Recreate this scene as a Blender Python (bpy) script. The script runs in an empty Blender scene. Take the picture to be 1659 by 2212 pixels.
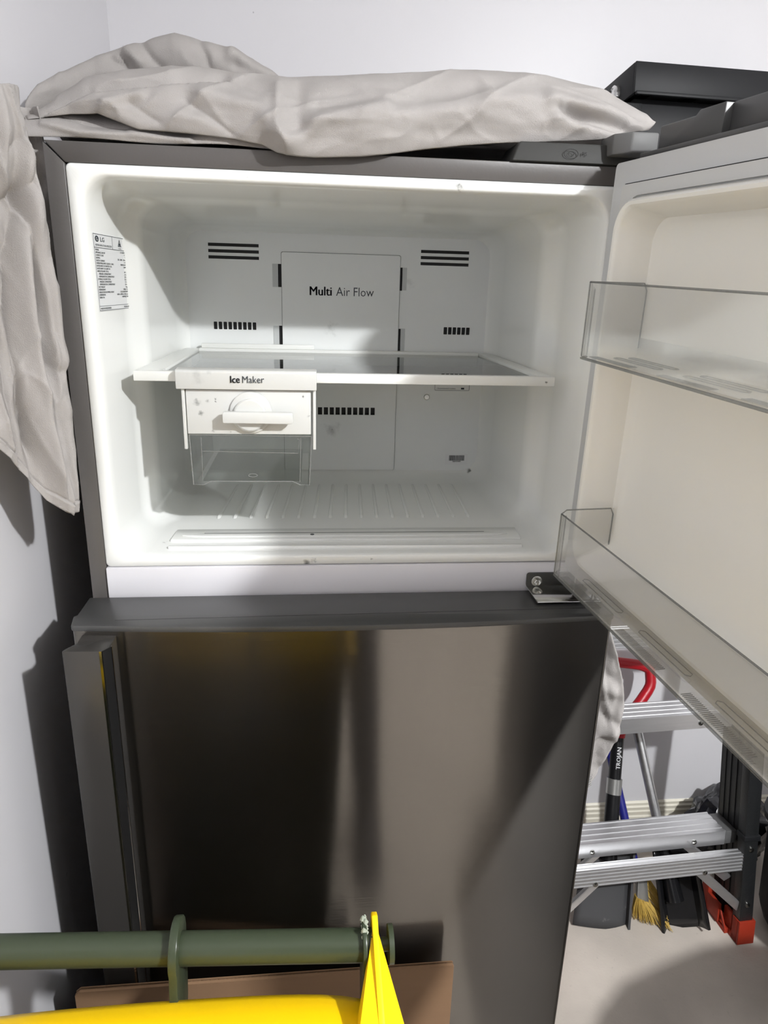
import bpy, bmesh, math, random
from mathutils import Vector, Matrix, noise
random.seed(4)
PI = math.pi
S = bpy.context.scene
C = S.collection

# ---------------------------------------------------------------- camera
cam_d = bpy.data.cameras.new('camera'); cam = bpy.data.objects.new('camera', cam_d); C.objects.link(cam)
S.camera = cam
PITCH, YAW, ROLL = 0.3137, 0.1073, 0.0281
cp, sp, cy, sy = math.cos(PITCH), math.sin(PITCH), math.cos(YAW), math.sin(YAW)
fw = Vector((sy*cp, cy*cp, -sp)); rt = Vector((cy, -sy, 0)); up = rt.cross(fw)
r2 = rt*math.cos(ROLL) + up*math.sin(ROLL); u2 = up*math.cos(ROLL) - rt*math.sin(ROLL)
cam.matrix_world = Matrix(((r2.x, u2.x, -fw.x, 0.2983), (r2.y, u2.y, -fw.y, -0.9051), (r2.z, u2.z, -fw.z, 1.5058), (0, 0, 0, 1)))
cam_d.sensor_fit = 'VERTICAL'; cam_d.sensor_height = 36.0
cam_d.lens = 1511.99/2212*36.0
cam_d.clip_start = 0.02

# ---------------------------------------------------------------- world, lamp, exposure
W = bpy.data.worlds.new('world'); S.world = W; W.use_nodes = True
W.node_tree.nodes['Background'].inputs[0].default_value = (0.9, 0.95, 1, 1)
W.node_tree.nodes['Background'].inputs[1].default_value = 0.0
LAMP = Vector((1.42, -1.50, 2.34))
LAMP_POWER = 46.0
S.view_settings.view_transform = 'Standard'; S.view_settings.look = 'None'
S.view_settings.gamma = 1.0; S.view_settings.use_curve_mapping = False
S.view_settings.exposure = 1.16

# ---------------------------------------------------------------- helpers
XF = Matrix.Identity(4)      # current local frame -> world
WM = {}                      # object -> its rest matrix

def tag(o, label=None, cat=None, group=None, kind=None):
    if label: o['label'] = label
    if cat: o['category'] = cat
    if group: o['group'] = group
    if kind: o['kind'] = kind
    return o

def empty(name, loc, label, cat, group=None):
    o = bpy.data.objects.new(name, None); C.objects.link(o)
    o.location = loc; o.empty_display_size = 0.05
    WM[o] = Matrix.Translation(Vector(loc))
    return tag(o, label, cat, group)

def mk(name, V, F, m, parent=None, smooth=False, angle=40, bevel=0.0, seg=2, kind=None, recalc=True):
    me = bpy.data.meshes.new(name)
    bm = bmesh.new()
    vs = [bm.verts.new(XF @ Vector(v)) for v in V]
    for f in F:
        try: bm.faces.new([vs[i] for i in f])
        except ValueError: pass
    if recalc: bmesh.ops.recalc_face_normals(bm, faces=bm.faces[:])
    if bevel:
        bm.normal_update()
        es = [e for e in bm.edges if len(e.link_faces) == 2 and e.calc_face_angle(0) > math.radians(25)]
        bmesh.ops.bevel(bm, geom=es, offset=bevel, segments=seg, affect='EDGES', profile=0.5, clamp_overlap=True)
    bm.to_mesh(me); bm.free()
    if smooth or bevel:
        me.polygons.foreach_set('use_smooth', [True]*len(me.polygons))
        me.set_sharp_from_angle(angle=math.radians(angle))
    me.materials.append(m)
    o = bpy.data.objects.new(name, me); C.objects.link(o)
    WM[o] = Matrix.Identity(4)
    if parent:
        o.parent = parent; o.matrix_parent_inverse = WM[parent].inverted()
    if kind: o['kind'] = kind
    return o

def boxg(x0, x1, y0, y1, z0, z1):
    V = [(x, y, z) for z in (z0, z1) for y in (y0, y1) for x in (x0, x1)]
    F = [(0, 2, 3, 1), (4, 5, 7, 6), (0, 1, 5, 4), (1, 3, 7, 5), (3, 2, 6, 7), (2, 0, 4, 6)]
    return V, F

def join(*gs):
    V, F = [], []
    for v, f in gs:
        n = len(V); V += list(v); F += [tuple(i+n for i in q) for q in f]
    return V, F

def box(name, x0, x1, y0, y1, z0, z1, m, parent=None, bevel=0.0, seg=2, kind=None):
    V, F = boxg(x0, x1, y0, y1, z0, z1)
    return mk(name, V, F, m, parent, bevel=bevel, seg=seg, kind=kind)

def prism(poly, axis, a, b):
    """extrude a 2D polygon along an axis: 'x' poly=(y,z), 'y' poly=(x,z), 'z' poly=(x,y)"""
    def P(p, t):
        return {'x': (t, p[0], p[1]), 'y': (p[0], t, p[1]), 'z': (p[0], p[1], t)}[axis]
    n = len(poly)
    V = [P(p, a) for p in poly] + [P(p, b) for p in poly]
    F = [tuple(range(n)), tuple(range(2*n-1, n-1, -1))] + [(i, (i+1) % n, n+(i+1) % n, n+i) for i in range(n)]
    return V, F

def rrect(x0, x1, z0, z1, r, n=6):
    P = []
    for cx, cz, a0 in ((x1-r, z1-r, 0), (x0+r, z1-r, 90), (x0+r, z0+r, 180), (x1-r, z0+r, 270)):
        for k in range(n+1):
            a = math.radians(a0 + 90*k/n); P.append((cx+r*math.cos(a), cz+r*math.sin(a)))
    return P

def loft(rings, cap0=True, cap1=True):
    n = len(rings[0]); V = [p for r in rings for p in r]; F = []
    for i in range(len(rings)-1):
        for j in range(n):
            k = (j+1) % n
            F.append((i*n+j, i*n+k, (i+1)*n+k, (i+1)*n+j))
    if cap0: F.append(tuple(range(n-1, -1, -1)))
    if cap1: F.append(tuple((len(rings)-1)*n + j for j in range(n)))
    return V, F

def tube(path, r, n=10, closed=False, caps=True):
    P = [Vector(p) for p in path]; N = len(P)
    R = r if isinstance(r, (list, tuple)) else [r]*N
    rings = []; prev = None
    for i in range(N):
        if closed: t = P[(i+1) % N]-P[i-1]
        else: t = P[min(i+1, N-1)]-P[max(i-1, 0)]
        t.normalize()
        if prev is None:
            a = Vector((0, 0, 1)) if abs(t.z) < .9 else Vector((1, 0, 0))
        else: a = prev
        u = (a - t*a.dot(t)).normalized(); v = t.cross(u); prev = u
        rings.append([P[i]+(u*math.cos(2*PI*k/n)+v*math.sin(2*PI*k/n))*R[i] for k in range(n)])
    if closed: rings.append(rings[0])
    return loft(rings, caps and not closed, caps and not closed)

def lathe(prof, c, axis='z', n=24):
    rings = []
    for r, h in prof:
        ring = []
        for k in range(n):
            a = 2*PI*k/n; p, q = r*math.cos(a), r*math.sin(a)
            ring.append({'z': (c[0]+p, c[1]+q, c[2]+h), 'y': (c[0]+p, c[1]+h, c[2]+q), 'x': (c[0]+h, c[1]+p, c[2]+q)}[axis])
        rings.append(ring)
    return loft(rings)

def panel(name, outer, holes, y0, y1, m, parent, axis='y', smooth=False):
    """flat plate with real openings; outer / holes are (x,z) loops"""
    bm = bmesh.new(); es = []
    for L in [outer]+holes:
        vs = [bm.verts.new((p[0], y0, p[1])) for p in L]
        es += [bm.edges.new((vs[i], vs[(i+1) % len(vs)])) for i in range(len(vs))]
    bmesh.ops.triangle_fill(bm, edges=es, use_beauty=True, use_dissolve=False)
    r = bmesh.ops.extrude_face_region(bm, geom=bm.faces[:])
    for v in r['geom']:
        if isinstance(v, bmesh.types.BMVert): v.co.y = y1
    bmesh.ops.recalc_face_normals(bm, faces=bm.faces[:])
    V = [v.co.copy() for v in bm.verts]; bm.verts.index_update()
    F = [[v.index for v in f.verts] for f in bm.faces]; bm.free()
    return mk(name, V, F, m, parent)

def rect(x0, x1, z0, z1): return [(x0, z0), (x1, z0), (x1, z1), (x0, z1)]

def text(name, items, origin, right, upv, m, parent, lift=0.0003):
    """items: (string, x, y, height, xscale, align, bold) laid on a plane; flat print"""
    obs = []
    items = [q[:6]+(0,) if q[6] > .01 else q for q in items] + [(q[0], q[1]+.065*q[3], *q[2:6], 0) for q in items if q[6] > .01] + [(q[0], q[1]+.032*q[3], *q[2:6], 0) for q in items if q[6] > .01]
    for s, x, y, h, xs, al, bold in items:
        cu = bpy.data.curves.new('t', 'FONT'); cu.body = s; cu.size = h/0.70
        cu.align_x = al; cu.offset = bold*h; cu.resolution_u = 2
        o = bpy.data.objects.new('t', cu); C.objects.link(o); obs.append(o)
    dg = bpy.context.evaluated_depsgraph_get(); dg.update()
    V, F = [], []
    O, R_, U = Vector(origin), Vector(right).normalized(), Vector(upv).normalized(); N = R_.cross(U)
    for o, (s, x, y, h, xs, al, bold) in zip(obs, items):
        me = bpy.data.meshes.new_from_object(o.evaluated_get(dg)); n = len(V)
        V += [O + R_*(x+v.co.x*xs) + U*(y+v.co.y) + N*lift for v in me.vertices]
        F += [tuple(i+n for i in p.vertices) for p in me.polygons]
        bpy.data.meshes.remove(me)
    for o in obs:
        cu = o.data; bpy.data.objects.remove(o); bpy.data.curves.remove(cu)
    return mk(name, V, F, m, parent, recalc=False)

# ---------------------------------------------------------------- materials
def mat(name, col, rough=0.5, metal=0.0, spec=0.5, bump=0.0, bscale=200.0, var=0.0, vscale=6.0, coat=0.0, aniso=0.0,
        spots=None, spotcol=(0.03, 0.03, 0.025), stretch=None, dirt=0.0, dscale=30.0, dcol=(0.1, 0.09, 0.07)):
    m = bpy.data.materials.new(name); m.use_nodes = True
    nt = m.node_tree; N, L = nt.nodes, nt.links
    b = N['Principled BSDF']
    b.inputs['Base Color'].default_value = (*col, 1); b.inputs['Roughness'].default_value = rough
    b.inputs['Metallic'].default_value = metal; b.inputs['Specular IOR Level'].default_value = spec
    b.inputs['Coat Weight'].default_value = coat; b.inputs['Coat Roughness'].default_value = 0.08
    if aniso:
        b.inputs['Anisotropic'].default_value = aniso
    tc = N.new('ShaderNodeTexCoord'); vec = tc.outputs['Object']
    mp = None
    if stretch:
        mp = N.new('ShaderNodeMapping'); mp.inputs['Scale'].default_value = stretch
        L.new(vec, mp.inputs['Vector'])
    src = None
    def mixc(fac, c2, c1sock):
        x = N.new('ShaderNodeMix'); x.data_type = 'RGBA'
        L.new(fac, x.inputs['Factor'])
        if c1sock is None: x.inputs['A'].default_value = (*col, 1)
        else: L.new(c1sock, x.inputs['A'])
        x.inputs['B'].default_value = (*c2, 1)
        return x.outputs['Result']
    if var:
        n = N.new('ShaderNodeTexNoise'); n.inputs['Scale'].default_value = vscale; n.inputs['Detail'].default_value = 6
        L.new((mp.outputs[0] if mp else vec), n.inputs['Vector'])
        mr = N.new('ShaderNodeMapRange'); mr.inputs['From Min'].default_value = .3; mr.inputs['From Max'].default_value = .7
        L.new(n.outputs['Fac'], mr.inputs['Value'])
        src = mixc(mr.outputs[0], tuple(max(0, c*(1-var)) for c in col), src)
    if dirt:
        n = N.new('ShaderNodeTexNoise'); n.inputs['Scale'].default_value = dscale; n.inputs['Detail'].default_value = 8; n.inputs['Roughness'].default_value = .7
        L.new(vec, n.inputs['Vector'])
        mr = N.new('ShaderNodeMapRange'); mr.inputs['From Min'].default_value = .62; mr.inputs['From Max'].default_value = .78; mr.inputs['To Max'].default_value = dirt
        L.new(n.outputs['Fac'], mr.inputs['Value'])
        src = mixc(mr.outputs[0], dcol, src)
    for sp_ in (spots or []):
        (px, py, pz), rad, st = sp_
        wn = N.new('ShaderNodeTexNoise'); wn.inputs['Scale'].default_value = 1.2/rad; wn.inputs['Detail'].default_value = 5
        L.new(vec, wn.inputs['Vector'])
        d = N.new('ShaderNodeVectorMath'); d.operation = 'DISTANCE'; L.new(vec, d.inputs[0]); d.inputs[1].default_value = (px, py, pz)
        ad = N.new('ShaderNodeMath'); ad.operation = 'MULTIPLY_ADD'; L.new(wn.outputs['Fac'], ad.inputs[0]); ad.inputs[1].default_value = rad*2.2; L.new(d.outputs['Value'], ad.inputs[2])
        mr = N.new('ShaderNodeMapRange'); mr.interpolation_type = 'SMOOTHSTEP'
        mr.inputs['From Min'].default_value = rad*1.95; mr.inputs['From Max'].default_value = rad*.85
        mr.inputs['To Min'].default_value = 0; mr.inputs['To Max'].default_value = st
        L.new(ad.outputs[0], mr.inputs['Value'])
        src = mixc(mr.outputs[0], spotcol, src)
    if src: L.new(src, b.inputs['Base Color'])
    if bump:
        n = N.new('ShaderNodeTexNoise'); n.inputs['Scale'].default_value = bscale; n.inputs['Detail'].default_value = 3
        L.new((mp.outputs[0] if mp else vec), n.inputs['Vector'])
        bp = N.new('ShaderNodeBump'); bp.inputs['Strength'].default_value = bump; bp.inputs['Distance'].default_value = 0.002
        L.new(n.outputs['Fac'], bp.inputs['Height']); L.new(bp.outputs[0], b.inputs['Normal'])
    return m

def clear(name, tint, rough=0.06, gloss=0.5, haze=0.04, hazecol=(.6, .6, .57)):
    """thin clear plastic / glass: straight-through light with a surface reflection and a little dust"""
    m = bpy.data.materials.new(name); m.use_nodes = True
    nt = m.node_tree; N, L = nt.nodes, nt.links
    N.remove(N['Principled BSDF']); out = N['Material Output']
    t = N.new('ShaderNodeBsdfTransparent'); t.inputs[0].default_value = (*tint, 1)
    g = N.new('ShaderNodeBsdfGlossy'); g.inputs['Roughness'].default_value = rough; g.inputs['Color'].default_value = (1, 1, 1, 1)
    d = N.new('ShaderNodeBsdfDiffuse'); d.inputs[0].default_value = (*hazecol, 1)
    f = N.new('ShaderNodeFresnel'); f.inputs['IOR'].default_value = 1.45
    fm = N.new('ShaderNodeMath'); fm.operation = 'MULTIPLY'; fm.inputs[1].default_value = gloss; L.new(f.outputs[0], fm.inputs[0])
    a = N.new('ShaderNodeMixShader'); a.inputs[0].default_value = haze; L.new(t.outputs[0], a.inputs[1]); L.new(d.outputs[0], a.inputs[2])
    x = N.new('ShaderNodeMixShader'); L.new(fm.outputs[0], x.inputs[0]); L.new(a.outputs[0], x.inputs[1]); L.new(g.outputs[0], x.inputs[2])
    L.new(x.outputs[0], out.inputs['Surface'])
    return m

def emit(name, col, st):
    m = bpy.data.materials.new(name); m.use_nodes = True
    b = m.node_tree.nodes['Principled BSDF']
    b.inputs['Emission Color'].default_value = (*col, 1); b.inputs['Emission Strength'].default_value = st
    return m

M_wall = mat('wall_paint', (.74, .73, .75), .42, bump=.04, bscale=90, spots=[((-.085, .0, .62), .004, .8), ((-.06, .70, 1.93), .004, .25), ((.19, .70, 2.0), .003, .6)])
M_ceil = mat('ceiling_paint', (.86, .86, .87), .7)
M_far = mat('far_wall_paint', (.72, .72, .73), .6)
M_base = mat('cream_gloss_paint', (.80, .76, .64), .35)
M_floor = mat('concrete', (.63, .565, .495), .7, var=.26, vscale=5, bump=.2, bscale=160, dirt=.7, dscale=70, dcol=(.22, .2, .17))
M_white = mat('freezer_white_plastic', (.90, .91, .885), .16, coat=.0, var=.03, vscale=4,
              spots=[((.475, 0, 1.6205), .008, .9), ((.29, 0, 1.137), .008, .8), ((.30, .0, 1.1415), .006, .7), ((.38, 0, 1.1425), .004, .9),
                     ((.225, 0, 1.621), .003, .5), ((.60, .385, 1.168), .008, .8), ((.09, .05, 1.153), .007, .6)])
M_cover = mat('evaporator_cover_plastic', (.86, .88, .87), .4, var=.04, vscale=9,
              spots=[((.332, .39, 1.430), .018, .35), ((.332, .39, 1.434), .004, .8), ((.335, .39, 1.247), .02, .45), ((.335, .39, 1.247), .004, .8), ((.473, .39, 1.51), .012, .18), ((.438, .39, 1.479), .002, .9)])
M_frame = mat('shelf_frame_plastic', (.82, .83, .80), .3, spots=[((.62, .042, 1.384), .003, .9), ((.11, .06, 1.391), .02, .45), ((.49, .37, 1.398), .008, .7), ((.52, .37, 1.398), .008, .4)])
M_ice = mat('ice_maker_plastic', (.66, .665, .64), .35,
            spots=[((.148, .035, 1.352), .007, .6), ((.152, .035, 1.338), .006, .6), ((.162, .035, 1.354), .004, .6), ((.172, .035, 1.357), .0022, .95), ((.172, .035, 1.3535), .0018, .95), ((.287, .035, 1.361), .0026, .95), ((.15, .025, 1.389), .014, .25), ((.165, .025, 1.392), .008, .3),
                   ((.277, .02, 1.394), .004, .5), ((.131, .035, 1.293), .002, .8), ((.167, .035, 1.314), .003, .5), ((.294, .035, 1.335), .003, .5), ((.19, .035, 1.313), .002, .5)])
M_mull = mat('mullion_plastic', (.78, .77, .80), .3)
M_black = mat('vent_black', (.006, .006, .007), .6)
M_print = mat('dark_print', (.03, .04, .05), .5)
M_pgrey = mat('grey_print', (.09, .095, .10), .5)
M_stick = mat('sticker_white', (.82, .83, .83), .45)
M_cab = mat('cabinet_grey_paint', (.098, .091, .087), .38, spec=.45, bump=.05, bscale=300)
M_cap = mat('charcoal_plastic', (.066, .066, .065), .36, spec=.5)
def steel_mat():
    m = mat('brushed_dark_steel', (.145, .138, .126), .09, metal=1.0, aniso=.8, bump=.045, bscale=1.0, stretch=(5, 30, 800), var=.10, vscale=2.2)
    nt = m.node_tree; N, L = nt.nodes, nt.links; b = N['Principled BSDF']; b.inputs['Anisotropic Rotation'].default_value = .25
    w = N.new('ShaderNodeBsdfPrincipled'); w.inputs['Metallic'].default_value = 1; w.inputs['Roughness'].default_value = .31
    w.inputs['Anisotropic'].default_value = .97; w.inputs['Anisotropic Rotation'].default_value = .25
    w.inputs['Base Color'].default_value = (.34, .315, .285, 1); L.new(b.inputs['Normal'].links[0].from_socket, w.inputs['Normal'])
    x = N.new('ShaderNodeMixShader'); x.inputs[0].default_value = .22
    L.new(b.outputs[0], x.inputs[1]); L.new(w.outputs[0], x.inputs[2]); L.new(x.outputs[0], N['Material Output'].inputs['Surface'])
    return m
M_steel = steel_mat()
M_handle = mat('handle_grey', (.05, .047, .044), .25, metal=.2)
M_gloss = mat('gloss_black_trim', (.012, .012, .012), .12)
M_chrome = mat('chrome', (.75, .75, .74), .12, metal=1)
M_brk = mat('bracket_metal', (.10, .10, .095), .3, metal=.9)
M_bolt = mat('bolt_metal', (.5, .5, .47), .25, metal=1)
M_gask = mat('gasket_grey', (.60, .61, .61), .45, dirt=.25, dscale=14, dcol=(.3, .3, .3), spots=[((.655, -.19, 1.628), .006, .7), ((.655, -.19, 1.619), .005, .5), ((.655, -.235, 1.636), .007, .3)])
M_door = mat('door_liner_cream', (.91, .895, .835), .24, var=.03, vscale=3)
M_bin = clear('clear_grey_plastic', (.988, .988, .984), .1, .35, .06, (.70, .69, .66))
M_rim = clear('clear_plastic_edge', (.70, .71, .71), .15, .6, .15, (.42, .42, .41))
M_glass = clear('shelf_glass', (.87, .90, .885), .02, 1.0, .05, (.55, .58, .55))
M_buck = clear('ice_bucket_plastic', (.90, .915, .905), .05, .6, .03)
M_cloth = mat('dust_sheet_cotton', (.39, .368, .352), .9, spec=.15, bump=.35, bscale=900, var=.06, vscale=14)
M_hem = mat('elastic_hem_grey', (.28, .27, .26), .9)
M_green = mat('bin_green_plastic', (.036, .048, .027), .33, spec=.4, bump=.12, bscale=120)
M_yel = mat('bin_yellow_plastic', (.93, .60, .003), .36, spec=.35, bump=.05, bscale=200)
M_card = mat('cardboard', (.27, .158, .085), .85, var=.08, vscale=3, stretch=(1, 1, 12), bump=.08, bscale=60)
M_alu = mat('ladder_aluminium', (.74, .74, .75), .34, metal=.85, var=.08, vscale=30, stretch=(.3, 4, 4))
M_fib = mat('ladder_black_fibreglass', (.016, .017, .018), .42, bump=.2, bscale=300, dirt=.6, dscale=120, dcol=(.12, .12, .12))
M_plast = mat('black_plastic', (.013, .0135, .015), .5, spec=.28)
M_red = mat('ladder_red_rubber', (.33, .030, .012), .55, spec=.3)
M_dred = mat('spade_red_grip', (.42, .006, .014), .35)
M_shaft = mat('spade_black_shaft', (.008, .008, .009), .3)
M_blade = mat('spade_blade_black', (.055, .055, .058), .6, dirt=.85, dscale=16, dcol=(.28, .27, .26))
M_white_print = mat('white_print', (.85, .85, .85), .5)
M_pole = mat('pole_metal', (.6, .6, .6), .3, metal=.9, var=.2, vscale=60)
M_blue = mat('broom_blue_handle', (.014, .016, .19), .35)
M_brist = mat('broom_yellow_bristle', (.55, .36, .07), .7, var=.3, vscale=90)
M_ferr = mat('broom_metal_ferrule', (.55, .55, .53), .3, metal=.8)
M_bag = mat('black_bag_plastic', (.010, .010, .013), .22, spec=.6)
M_bagp = mat('bag_print_grey', (.33, .33, .34), .3)
M_lampw = mat('lamp_housing_white', (.8, .8, .8), .4)
M_emit = emit('lamp_diffuser', (.97, .985, 1), 60.0)

# ---------------------------------------------------------------- room
XL, YB, XR, YF, ZC = -.085, .70, 3.2, -3.8, 2.42
def struct(o): o['kind'] = 'structure'; return o
struct(box('floor', XL-.1, XR+.1, YF-.1, YB+.1, -.1, 0, M_floor))
struct(box('ceiling', XL-.1, XR+.1, YF-.1, YB+.1, ZC, ZC+.1, M_ceil))
struct(box('wall_left', XL-.1, XL, YF-.1, YB+.1, 0, ZC, M_wall))
struct(box('wall_back', XL, XR, YB, YB+.1, 0, ZC, M_wall))
struct(box('wall_right', XR, XR+.1, YF-.1, YB+.1, 0, ZC, M_far))
struct(box('wall_front', XL, XR, YF-.1, YF, 0, ZC, M_far))
bp = [(YB, 0), (YB-.014, 0), (YB-.014, .042), (YB-.011, .046), (YB-.012, .058), (YB-.009, .062), (YB-.010, .072), (YB-.006, .076), (YB-.006, .084), (YB-.002, .088), (YB, .088)]
V, F = prism(bp, 'x', XL, XR); struct(mk('baseboard_back', V, F, M_base))
V, F = prism([(XL, 0), (XL+.014, 0), (XL+.014, .042), (XL+.011, .046), (XL+.011, .06), (XL+.006, .076), (XL, .088)], 'y', YF, YB-.014)
struct(mk('baseboard_left', V, F, M_base))

# lamp
root = empty('ceiling_light', (LAMP.x, LAMP.y, ZC), 'small round white downlight on the ceiling in front of the fridge', 'light')
V, F = lathe([(.055, 0), (.055, -.02), (.050, -.024), (.048, -.02), (.046, -.02)], (LAMP.x, LAMP.y, ZC), n=32)
mk('housing', V, F, M_lampw, root, smooth=True)
V, F = lathe([(.046, -.021), (.040, -.026), (.001, -.028)], (LAMP.x, LAMP.y, ZC), n=32)
mk('diffuser', V, F, M_emit, root, smooth=True)
for kind, power in (('AREA', LAMP_POWER*.60), ('POINT', LAMP_POWER*.62)):     # domed diffuser: half downward, half all round
    ld = bpy.data.lights.new('downlight', kind); ld.energy = power; ld.color = (.97, .985, 1)
    if kind == 'AREA': ld.shape = 'DISK'; ld.size = .085
    else: ld.shadow_soft_size = .043
    lo = bpy.data.objects.new('downlight', ld); C.objects.link(lo); lo.location = LAMP
    lo.parent = root; lo.matrix_parent_inverse = WM[root].inverted()

# ---------------------------------------------------------------- refrigerator
H = 1.65
fr = empty('refrigerator', (.35, .25, 0), 'large grey top-freezer refrigerator with its freezer door open and brushed steel lower door', 'refrigerator')
# cabinet shell: two sides, top, back, and a lower block behind the fridge door
g = join(boxg(0, .012, .012, .62, .03, H), boxg(.688, .70, .012, .62, .03, H), boxg(.012, .688, .012, .62, H-.012, H),
         boxg(.012, .688, .60, .62, .03, H-.012), boxg(.012, .688, .012, .60, .03, 1.07))
mk('cabinet_shell', *g, M_cab, fr)
w = .022
V, F = prism([(0, .03), (w, .03), (w, H-w-.0008), (0.0, H-.0012)], 'y', 0, .012); mk('front_frame', V, F, M_cab, fr, bevel=.0012)
V, F = prism([(.70-w, .03), (.70, .03), (.70, H-.0012), (.70-w, H-w-.0008)], 'y', 0, .012); mk('front_frame', V, F, M_cab, fr, bevel=.0012)
V, F = prism([(.0012, H), (w+.0004, H-w), (.70-w-.0004, H-w), (.6988, H)], 'y', 0, .012); mk('front_frame', V, F, M_cab, fr, bevel=.0012)
# freezer liner
def sec(x0, x1, z0, z1, r, y, n=8): return [(p[0], y, p[1]) for p in rrect(x0, x1, z0, z1, r, n)]
rings = [sec(.0225, .6775, 1.1352, 1.6275, .006, .012), sec(.0225, .6775, 1.1352, 1.6275, .006, .000), sec(.024, .676, 1.1367, 1.6260, .006, -.0018),
         sec(.0345, .6655, 1.1462, 1.6178, .030, -.0018), sec(.0365, .6635, 1.1478, 1.6160, .032, -.0005), sec(.0385, .6615, 1.1492, 1.6142, .033, .004),
         sec(.041, .659, 1.1505, 1.6125, .034, .014), sec(.0475, .6525, 1.1520, 1.608, .034, .10), sec(.051, .649, 1.1522, 1.6065, .034, .128),
         sec(.0625, .6375, 1.1525, 1.605, .034, .142), sec(.066, .634, 1.1530, 1.603, .034, .17), sec(.071, .629, 1.1545, 1.597, .034, .34),
         sec(.075, .625, 1.157, 1.593, .034, .366), sec(.081, .619, 1.163, 1.5895, .032, .384), sec(.088, .612, 1.170, 1.583, .028, .3935), sec(.10, .60, 1.18, 1.57, .02, .3945)]
V, F = loft(rings, cap0=False, cap1=True)
liner = mk('freezer_liner', V, F, M_white, fr, smooth=True, angle=50)
# floor ribs, grille, sill ridge
for k in range(17):
    a = .1525+k*(.5495-.1525)/16; b_ = .1655+k*(.5575-.1655)/16
    rings = []
    for t, h in ((0, .0002), (.02, .0022), (.05, .003), (.9, .003), (1, .0004)):
        y = .148+t*(.352-.148); x = a+(b_-a)*t; hw = .0032 if 0 < t < 1 else .0022
        rings.append([(x-hw, y, 1.1518), (x-hw*.7, y, 1.1524+h*.8), (x, y, 1.1526+h), (x+hw*.7, y, 1.1524+h*.8), (x+hw, y, 1.1518)])
    V, F = loft(rings); mk('floor_rib', V, F, M_white, liner, smooth=True)
V, F = join(prism([(.098, .0505), (.606, .0455), (.610, .094), (.1005, .0945)], 'z', 1.1505, 1.1545))
mk('grille_plate', V, F, M_white, liner, bevel=.0012)
V, F = prism([(.112, .064), (.145, .0715), (.5575, .069), (.590, .062), (.565, .0555), (.14, .058)], 'z', 1.1545, 1.1563)
mk('grille_lip', V, F, M_white, liner, bevel=.0007)
V, F = prism([(.142, .0715), (.5565, .0695), (.5565, .0735), (.142, .0755)], 'z', 1.1543, 1.1551); mk('grille_slot', V, F, M_black, liner)
V, F = prism([(.100, .022), (.600, .016), (.600, .022), (.100, .028)], 'z', 1.149, 1.1545); mk('sill_ridge', V, F, M_white, liner, bevel=.0012)
for px in (.298,):
    V, F = lathe([(.003, 0), (.003, .0015), (.002, .0018)], (px, .062, 1.1553), n=10); mk('drain_stud', V, F, M_pgrey, liner)
# evaporator cover with real openings
yb = .3905
holes = []
for i in range(3):
    z0 = 1.5610-i*.0101
    holes += [rect(.1238, .2092, z0, z0+.0052), rect(.4903, .5765, z0-.0003, z0+.0049)]
for i in range(9): x = .1275+i*.00845; holes.append(rrect(x, x+.0062, 1.4236, 1.4366, .001, 2))
for i in range(6): x = .5375+i*.00830; holes.append(rrect(x, x+.0068, 1.4227, 1.4357, .001, 2))
holes += [rect(.2412, .2490, 1.4973, 1.5354), rect(.2412, .2490, 1.392, 1.432), rect(.4530, .4590, 1.4966, 1.5355), rect(.4530, .4590, 1.392, 1.431), rect(.306, .4200, 1.2715, 1.2905)]
cover = panel('evaporator_cover', rrect(.0842, .6158, 1.1664, 1.5885, .026, 8), holes, yb, yb+.0028, M_cover, fr)
holes = []
for i in range(10): x = .3095+i*.01085; holes.append(rect(x, x+.0078, 1.2742, 1.2880))
panel('air_flow_panel', rrect(.2475, .4540, 1.1690, 1.5548, .003, 3), holes, yb-.0028, yb-.0008, M_cover, cover)
M_gap = mat('gap_grey', (.20, .21, .20), .7)
panel('panel_gap', rrect(.2467, .4548, 1.1685, 1.5556, .003, 3), [rrect(.2480, .4535, 1.1695, 1.5543, .003, 3)], yb-.0009, yb-.0001, M_gap, cover)
panel('cover_gap', rrect(.0830, .6170, 1.1652, 1.5897, .027, 8), [rrect(.0842, .6158, 1.1664, 1.5885, .026, 8)], yb+.0005, yb+.0028, M_gap, cover)
box('vent_backing', .10, .60, yb+.003, yb+.0036, 1.25, 1.575, M_black, cover)
# recessed side pads beside the centre panel
for x0, x1 in ((.2315, .2408), (.4592, .4665)):
    for z0, z1 in ((1.4973, 1.5354), (1.392, 1.4315)):
        box('side_tab', x0, x1, yb-.0006, yb, z0, z1, mat('pad_grey', (.56, .58, .575), .5) if 'pad_grey' not in bpy.data.materials else bpy.data.materials['pad_grey'], cover)
text('printed_text', [('Multi', .2941, 1.4852, .0150, .92, 'LEFT', .012), ('Air Flow', .3418, 1.4852, .0150, .885, 'LEFT', -.006)],
     (0, yb-.0028, 0), (1, 0, 0), (0, 0, 1), M_print, cover)
V, F = lathe([(.0055, 0), (.0055, -.0015), (.0045, -.0025), (.001, -.0025)], (.5119, yb, 1.3086), 'y', 16); mk('screw', V, F, M_bolt, cover, smooth=True)
lab = box('barcode_label', .5535, .5972, yb-.0004, yb, 1.1790, 1.1992, M_stick, cover)
bars = []; x = .561; random.seed(11)
while x < .5905:
    wd = random.choice((.0004, .0004, .0007, .0011)); bars.append(boxg(x, x+wd, yb-.0007, yb-.0003, 1.1868, 1.1972)); x += wd+random.choice((.0003, .0004, .0006))
mk('barcode', *join(*bars), M_print, lab)
text('printed_text', [('ABB75224803', .5757, 1.1842, .0020, 1.0, 'CENTER', .03)], (0, yb-.0005, 0), (1, 0, 0), (0, 0, 1), M_print, lab)
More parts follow.
